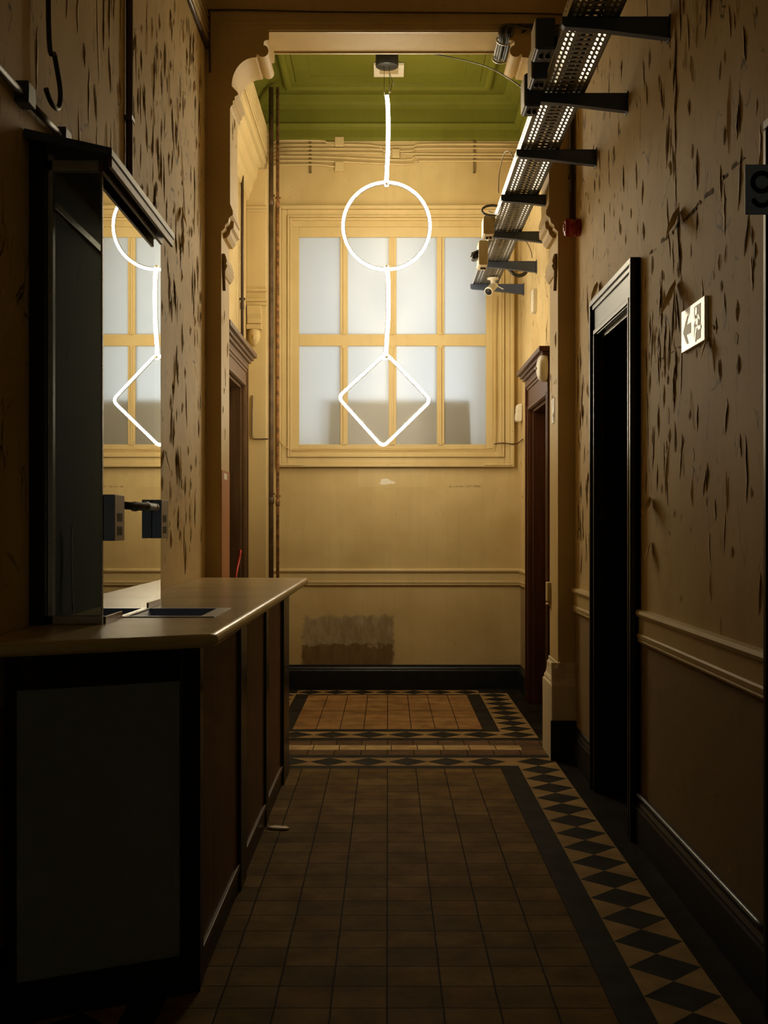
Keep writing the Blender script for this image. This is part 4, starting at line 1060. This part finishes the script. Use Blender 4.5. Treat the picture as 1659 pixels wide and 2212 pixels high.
# number plate 9, flag-mounted at the near doorway
nb = thing('number_plate', (1.148, 3.56, 2.44), 'blue-grey plate with a black number 9 at the right edge', 'sign')
pxm = 3.56 / 2560
nx0, nx1 = (1610 - 838) * pxm, 1.146 + 0.055
nz0, nz1 = EYE + (1135 - 463) * pxm, EYE + (1135 - 355) * pxm
nx1 = (1681 - 838) * pxm
b = MB(); b.box(nx0, nx1, 3.56, 3.566, nz0, nz1); b.build('plate', M['sign_blue'], nb, bevel=0.001)
def stroke(pts, w, closed=False, n=10):
    L = []; Rr = []
    k = len(pts)
    for i in range(k):
        a = Vector(pts[i - 1] if (i > 0 or closed) else pts[i]); c = Vector(pts[(i + 1) % k] if (i < k - 1 or closed) else pts[i])
        d = (c - a).normalized(); nrm = Vector((-d[1], d[0])) * w / 2
        L.append(Vector(pts[i]) + nrm); Rr.append(Vector(pts[i]) - nrm)
    return L, Rr
def ribbon(b, pts, w, y0, y1, closed=False):
    L, Rr = stroke(pts, w, closed); k = len(pts)
    for i in range(k if closed else k - 1):
        j = (i + 1) % k
        b.add([(L[i][0], y0, L[i][1]), (L[j][0], y0, L[j][1]), (Rr[j][0], y0, Rr[j][1]), (Rr[i][0], y0, Rr[i][1]), (L[i][0], y1, L[i][1]), (L[j][0], y1, L[j][1]), (Rr[j][0], y1, Rr[j][1]), (Rr[i][0], y1, Rr[i][1])],
              [(0, 1, 2, 3), (7, 6, 5, 4), (0, 4, 5, 1), (3, 2, 6, 7)])
cx9, cz9 = (1645.5 - 838) * pxm, EYE + (1135 - 393.5) * pxm
r9 = 19.5 * pxm; w9 = 10.5 * pxm
b = MB()
ribbon(b, arc(cx9, cz9, r9, 0, 350, 35), w9, 3.5585, 3.56, closed=True)
tail = [(cx9 + r9, cz9 + 0.002), (cx9 + r9, cz9 - 20 * pxm)] + arc(cx9, cz9 - 31 * pxm, r9, -4, -152, 18)
ribbon(b, tail, w9, 3.5583, 3.56)
e = tail[-1]; b.prism(arc(e[0], e[1], w9 / 2, 0, 345, 16), 'y', 3.5585, 3.56)
b.build('digit', M['digit'], nb)
b = MB(); b.box(nx1 - 0.004, XR, 3.566, 3.572, nz0 + 0.03, nz0 + 0.05); b.build('plate_arm', M['black'], nb)

# small fittings of the bay
pir = thing('motion_sensor', (1.195, 10.8, 2.45), 'white rounded motion sensor in the corner right of the window', 'sensor')
b = MB()
prs = [(1.155, 2.47), (1.16, 2.445), (1.19, 2.435), (1.215, 2.45), (1.219, 2.6), (1.2, 2.605), (1.165, 2.59)]
b.prism(prs, 'y', 10.72, 10.82); b.build('sensor_body', M['white'], pir, bevel=0.012, seg=3)
b = MB(); b.box(1.1545, 1.158, 10.735, 10.805, 2.525, 2.53); b.build('sensor_seam', M['grey_cable'], pir)
dv = thing('wall_box', (AR - 0.015, 9.75, 3.26), 'slim white vertical box high on the right bay wall', 'box')
b = MB(); b.box(AR - 0.032, AR, 9.70, 9.84, 3.255, 3.44); b.build('box_body', M['white'], dv, bevel=0.004)
b = MB(); b.box(AR - 0.034, AR - 0.032, 9.72, 9.82, 3.27, 3.425); b.build('box_lid', M['white'], dv)
bell = thing('alarm_bell', (AR - 0.05, 8.62, 2.655), 'white round bell on the red-brown door frame', 'bell')
b = MB(); b.lathe([(0.10, 0.0), (0.10, 0.02), (0.094, 0.045), (0.075, 0.06), (0.04, 0.07), (0.001, 0.072)], (AR - 0.055, 8.72, 2.655), (-1, 0, 0), 32); b.build('bell_dome', M['white'], bell)
b = MB(); b.lathe([(0.012, 0.07), (0.012, 0.08), (0.006, 0.084)], (AR - 0.055, 8.72, 2.655), (-1, 0, 0), 12); b.build('bell_screw', M['alu'], bell)
b = MB(); xj = RH[1][0]; b.box(xj - 0.004, xj, 7.74, 7.87, 2.175, 2.335)
o = b.build('notice', [M['white']], origin=(xj, 7.8, 2.17)); tag(o, 'small white notice on the lit face of the right jamb', 'notice')
for i, (z0, z1) in enumerate(((2.2, 2.203), (2.23, 2.233), (2.26, 2.263), (2.29, 2.296))):
    pass
cable('pull_cord', [(-1.165, 9.3, 1.30), (-1.15, 9.25, 1.295), (-1.158, 9.2, 1.22), (-1.165, 9.1, 1.12), (-1.16, 9.05, 1.02), (-1.165, 9.0, 0.9)], 0.009, M['redcord'], 'red cord hanging from the left bay door', 'cord')
cable('floor_cable', [(XR - 0.018, 3.7, 0.232), (XR - 0.018, 4.6, 0.231), (XR - 0.018, 5.6, 0.230)], 0.010, M['blue_pipe'], 'blue-grey cable lying on top of the right skirting', 'cable')

# ------------------------------------------------------------------ left wall fittings
lw = thing('conduit', (XL, 3.2, 2.86), 'dark conduit running along the left wall to the booth roof', 'conduit')
b = MB(); b.tube([(XL + 0.022, 2.9, 2.84), (XL + 0.022, 3.72, 2.853)], 0.012, 10); b.tube([(XL + 0.022, 3.78, 2.853), (XL + 0.022, 4.2, 2.87)], 0.012, 10); b.build('pipe_run', M['brown_pipe'], lw)
for y in (3.75, 4.18):
    b = MB(); b.box(XL, XL + 0.045, y - 0.04, y + 0.04, 2.828, 2.895); b.build('pipe_box', M['bracket'], lw, bevel=0.004)
vl = thing('conduit', (XL, 5.28, 1.2), 'dark vertical conduit on the left wall above the booth', 'conduit')
b = MB(); b.tube([(XL + 0.018, 5.28, 1.18), (XL + 0.018, 5.28, 5.3)], 0.016, 12); b.build('pipe_run', M['brown_pipe'], vl)
for z in (3.3, 4.4):
    b = MB(); b.box(XL, XL + 0.036, 5.25, 5.31, z, z + 0.02); b.build('pipe_clip', M['brown_pipe'], vl)
cable('hanging_cable', [(XL + 0.03, 3.98, 5.29), (XL + 0.03, 3.98, 4.2), (XL + 0.03, 3.98, 3.2), (XL + 0.04, 4.02, 3.09), (XL + 0.045, 4.07, 2.99), (XL + 0.04, 4.06, 2.93), (XL + 0.035, 4.0, 2.925), (XL + 0.03, 3.95, 2.955)], 0.009, M['cable'], 'black cable hanging down the left wall with a hooked end')
posL = ['lowest', 'second lowest', 'middle', 'second highest', 'highest']
for i in range(5):
    z = 4.56 + i * 0.05
    b = MB(); b.tube([(XL + 0.014, Y0 + 0.1, z), (XL + 0.014, 5.0, z + 0.004), (XL + 0.014, 6.9, z), (XL + 0.014, YA - 0.02, z)], 0.013, 8)
    tag(b.build('conduit', M['trim'] if i else M['brown_pipe'], origin=(XL + 0.014, Y0 + 0.1, z)), 'painted conduit high along the left corridor wall, %s of its five' % posL[i], 'conduit', 'conduits high on the left corridor wall')

# ------------------------------------------------------------------ counter
CZ = 1.175
def eval_mesh(o):
    dg = bpy.context.evaluated_depsgraph_get(); dg.update()
    return bpy.data.meshes.new_from_object(o.evaluated_get(dg))
top_poly = [(-1.168, 3.235), (-1.072, 3.276), (-0.80, 3.405), (-0.548, 3.540), (-0.520, 3.560), (-0.514, 3.585), (-0.506, 5.0), (-0.494, 7.36), (-1.10, 7.40), (-1.168, 7.40)]
b = MB(); b.prism(top_poly, 'z', CZ - 0.042, CZ)
ct = b.build('countertop', M['laminate'], origin=(-0.85, 5.3, CZ - 0.042), bevel=0.017, seg=4)
cut = MB(); cut.box(-0.925, -0.632, 4.20, 4.60, CZ - 0.2, CZ + 0.2); co = cut.build('cutter', M['laminate'])
bo = ct.modifiers.new('cut', 'BOOLEAN'); bo.object = co; bo.operation = 'DIFFERENCE'; bo.solver = 'EXACT'
me = eval_mesh(ct); ct.modifiers.clear(); ct.data = me
bpy.data.objects.remove(co)
for p in ct.data.polygons: p.use_smooth = False
tag(ct, 'beige laminate countertop with a rounded front edge', 'countertop')
cb_ = thing('service_counter', (-0.85, 5.4, 0), 'dark wooden service counter along the left wall', 'counter')
ed = lambda x: 4.1285 + 0.5 * x     # line of the near end face
b = MB()
b.prism([(-1.165, ed(-1.165) + 0.05), (-0.64, ed(-0.64) + 0.05), (-0.64, 7.2), (-1.165, 7.2)], 'z', 0.0, 0.98)
b.build('carcass', M['black_wood'], cb_)
def endbox(s0, s1, d, z0, z1, name, mat, bev=0.003):
    """box on the near end face from x = s0 to s1, standing d in front of the carcass"""
    nx, ny = 0.4472, -0.8944
    e = 0.05
    pts = [(s0 + nx * 0.0, ed(s0) + e * 1.0), (s1, ed(s1) + e * 1.0), (s1 + nx * d, ed(s1) + e + ny * d), (s0 + nx * d, ed(s0) + e + ny * d)]
    b = MB(); b.prism(pts, 'z', z0, z1); return b.build(name, mat, cb_, bevel=bev)
endbox(-1.14, -0.685, 0.045, 0.12, 1.003, 'end_panel', M['grey_panel'])
endbox(-0.685, -0.628, 0.056, 0.0, CZ - 0.042, 'end_stile', M['black_wood'])
endbox(-1.163, -1.14, 0.056, 0.0, CZ - 0.042, 'end_stile', M['black_wood'])
endbox(-1.14, -0.685, 0.056, 1.003, CZ - 0.042, 'end_rail', M['black_wood'])
endbox(-1.14, -0.685, 0.056, 0.0, 0.12, 'end_rail', M['black_wood'])
for (y0, y1, nm) in ((3.90, 4.86, 'side_panel'), (5.06, 5.90, 'side_panel'), (6.02, 6.84, 'side_panel')):
    b = MB(); b.box(-0.64, -0.618, y0, y1, 0.10, CZ - 0.045); b.build(nm, M['panel_wood'], cb_, bevel=0.002)
for (y0, y1, xx) in ((3.815, 3.90, -0.606), (4.86, 5.06, -0.602), (5.90, 6.02, -0.605), (6.84, 7.2, -0.60)):
    b = MB(); b.box(-0.66, xx, y0, y1, 0.0, CZ - 0.042); b.build('post', M['black_wood'], cb_, bevel=0.002)
for (y0, y1) in ((3.90, 4.86), (5.06, 5.90), (6.02, 6.84)):
    b = MB(); b.box(-0.64, -0.606, y0, y1, 0.085, 0.115); b.build('bottom_rail', M['brown_wood'], cb_, bevel=0.003)
    b = MB(); b.box(-0.64, -0.612, y0, y1, 0.0, 0.085); b.build('kick_board', M['black_wood'], cb_)
# coin tray let into the top
tr = thing('coin_tray', (-0.78, 4.4, CZ), 'recessed blue coin tray with steel rim in the countertop', 'tray')
b = MB()
x0, x1, y0, y1 = -0.925, -0.632, 4.20, 4.60
b.box(x0 + 0.001, x1 - 0.001, y0 + 0.001, y1 - 0.001, CZ - 0.070, CZ - 0.066)
b.add([(x0 + 0.04, y0 + 0.05, CZ - 0.066), (x1 - 0.04, y0 + 0.05, CZ - 0.066), (x1 - 0.04, y1 - 0.05, CZ - 0.066), (x0 + 0.04, y1 - 0.05, CZ - 0.066), (x0 + 0.001, y0 + 0.001, CZ), (x1 - 0.001, y0 + 0.001, CZ), (x1 - 0.001, y1 - 0.001, CZ), (x0 + 0.001, y1 - 0.001, CZ)],
      [(0, 1, 5, 4), (1, 2, 6, 5), (2, 3, 7, 6), (3, 0, 4, 7), (0, 3, 2, 1)])
b.build('tray_liner', M['tray_blue'], tr, recalc=False)
b = MB(); ring = [(x0 - 0.012, x1 + 0.02, y0 - 0.02, y0 + 0.004), (x0 - 0.012, x1 + 0.02, y1 - 0.004, y1 + 0.02), (x0 - 0.012, x0 + 0.004, y0 + 0.004, y1 - 0.004), (x1 - 0.03, x1 + 0.02, y0 + 0.004, y1 - 0.004)]
for (a, c, d, e) in ring: b.box(a, c, d, e, CZ + 0.0003, CZ + 0.004)
b.build('tray_rim', M['alu'], tr)

# ------------------------------------------------------------------ ticket booth on the counter
bt = thing('ticket_booth', (-1.05, 4.4, CZ), 'narrow glazed ticket booth standing on the counter against the left wall', 'booth')
GX = -0.937
b = MB(); b.prism([(XL + 0.002, 2.775), (-0.886, 2.712), (-0.886, 2.686), (XL + 0.002, 2.745)], 'y', 3.80, 4.93); b.build('booth_roof', M['bracket'], bt, bevel=0.003)
b = MB(); b.box(-0.902, -0.89, 3.82, 4.92, 2.655, 2.69); b.box(GX - 0.012, GX + 0.006, 3.88, 4.9, 2.66, 2.70); b.build('roof_fascia', M['brown_wood'], bt, bevel=0.002)
b = MB()
FY = 3.89
b.box(-1.118, -1.100, FY, FY + 0.03, CZ, 2.72); b.box(-1.118, GX, FY, FY + 0.03, CZ, CZ + 0.028); b.box(-1.118, GX, FY, FY + 0.03, 2.665, 2.70); b.box(GX - 0.006, GX, FY, FY + 0.012, CZ + 0.028, 2.665)
b.build('front_frame', M['alu'], bt, bevel=0.002)
b = MB(); b.box(-1.100, GX - 0.006, FY + 0.008, FY + 0.014, CZ + 0.028, 2.665); b.build('front_pane', M['front_glass'], bt)
b = MB(); b.box(GX - 0.006, GX, FY + 0.012, 4.885, CZ + 0.002, 2.69); b.build('side_pane', M['glass'], bt)
b = MB(); b.box(GX - 0.014, GX + 0.004, FY + 0.03, 4.17, CZ, CZ + 0.024); b.build('base_channel', M['laminate'], bt, bevel=0.002)
b = MB(); b.box(GX - 0.014, GX + 0.004, 4.62, 4.885, CZ, CZ + 0.024); b.build('base_channel', M['laminate'], bt, bevel=0.002)
b = MB(); b.box(XL + 0.001, -1.118, 3.86, 3.95, CZ, 2.745); b.build('wall_jamb', M['black_wood'], bt, bevel=0.003)
b = MB(); b.box(XL + 0.001, XL + 0.02, 3.95, 4.84, CZ, 2.73); b.build('window_dark_sheet', M['void'], bt)  # black sheet painting the darkness of the office window behind
b = MB(); b.box(XL + 0.02, XL + 0.032, 3.95, 4.84, 2.585, 2.612); b.build('transom', M['brown_wood'], bt, bevel=0.002)
b = MB(); b.tube(smooth_path([(-1.13, 4.25, CZ + 0.01), (-1.132, 4.25, CZ + 0.10), (-1.135, 4.25, CZ + 0.26), (-1.13, 4.25, CZ + 0.33)], 6), 0.003, 6); 
o = b.build('gooseneck', M['alu'], origin=(-1.13, 4.25, CZ)); tag(o, 'thin bent metal stalk standing inside the ticket booth', 'microphone')

# intercom clamped on the glass
ic = thing('intercom', (GX, 4.4, 1.45), 'pair of blue and beige intercom boxes joined by a black arm on the glass', 'intercom')
def ibox(y0, y1):
    b = MB(); b.box(GX + 0.001, -0.898, y0, y1, 1.449, 1.602, 0)
    o = b.build('intercom_box', [M['blue'], M['beige']], ic, bevel=0.0015)
    for p in o.data.polygons:
        if p.normal.x > 0.9 or p.normal.z > 0.9: p.material_index = 1
    for z0, z1 in ((1.467, 1.497), (1.512, 1.542)):
        b = MB(); b.box(-0.898, -0.8972, y0 + 0.035, y0 + 0.105, z0, z1)
        for i in range(5):
            b.box(-0.898, -0.8965, y0 + 0.04 + i * 0.013, y0 + 0.045 + i * 0.013, z0 + 0.003, z1 - 0.003)
        b.build('speaker_grille', M['vent'], o)
ibox(3.90, 4.04); ibox(4.70, 4.85)
b = MB(); b.lathe([(0.011, 0), (0.011, 0.25), (0.014, 0.255), (0.014, 0.42), (0.019, 0.43), (0.019, 0.46), (0.015, 0.47), (0.015, 0.60), (0.012, 0.605), (0.012, 0.66)], (GX + 0.021, 4.04, 1.572), (0, 1, 0), 18); arm = b.build('arm', M['black'], ic)
b = MB(); b.lathe([(0.016, 0.60), (0.0165, 0.61), (0.0165, 0.625), (0.016, 0.63)], (GX + 0.021, 4.04, 1.572), (0, 1, 0), 18); b.build('arm_collar', M['beige'], arm)

# sliver lying on the floor by the counter
b = MB(); b.prism([(-0.60, 5.86), (-0.57, 5.835), (-0.50, 5.825), (-0.485, 5.84), (-0.50, 5.868), (-0.56, 5.885)], 'z', 0.001, 0.012)
tag(b.build('strip', M['chip'], origin=(-0.55, 5.85, 0), bevel=0.003), 'cream sliver lying on the floor beside the counter', 'offcut')

# ------------------------------------------------------------------ light
w = bpy.data.worlds.new('daylight'); sc.world = w; w.use_nodes = True
bg = w.node_tree.nodes['Background']; bg.inputs[0].default_value = (0.87, 0.92, 0.94, 1); bg.inputs[1].default_value = 0.72
def area(name, loc, rot, sx_, sy_, power, c):
    l = bpy.data.lights.new(name, 'AREA'); l.shape = 'RECTANGLE'; l.size = sx_; l.size_y = sy_; l.energy = power; l.color = c
    o = bpy.data.objects.new(name, l); o.location = loc; o.rotation_euler = rot; col.objects.link(o); return o
# added area light outside the window, brightens the panes towards the lower right
area('added_pane_light', (2.3, 12.5, 2.1), (R(90), 0, R(130)), 1.6, 1.2, 60, (0.88, 0.95, 1.0))
# daylight from the entrance behind the camera
area('entrance_daylight', (0.2, Y0 + 0.1, 1.15), (R(90), 0, R(180)), 1.3, 1.5, 11.5, (0.52, 0.70, 1.0))

# ------------------------------------------------------------------ camera
cam = bpy.data.cameras.new('camera'); co = bpy.data.objects.new('camera', cam); col.objects.link(co)
cam.sensor_fit = 'AUTO'; cam.sensor_width = 36.0
cam.lens = 2560 / 2212 * 36.0
cam.shift_x = -8.5 / 2212; cam.shift_y = 29 / 2212
cam.clip_start = 0.05; cam.clip_end = 100
co.location = (0, 0, EYE); co.rotation_euler = (R(90), 0, 0)
sc.camera = co
sc.view_settings.view_transform = 'Standard'; sc.view_settings.look = 'None'
sc.view_settings.exposure = 0.0; sc.view_settings.gamma = 1.0
sc.view_settings.use_curve_mapping = False
sc.cycles.use_adaptive_sampling = True; sc.cycles.adaptive_threshold = 0.03; sc.cycles.adaptive_min_samples = 12
sc.cycles.max_bounces = 7; sc.cycles.diffuse_bounces = 4; sc.cycles.glossy_bounces = 3; sc.cycles.transmission_bounces = 8; sc.cycles.transparent_max_bounces = 10
sc.cycles.use_denoising = True; sc.cycles.light_sampling_threshold = 0.02
sc.cycles.sample_clamp_indirect = 8.0
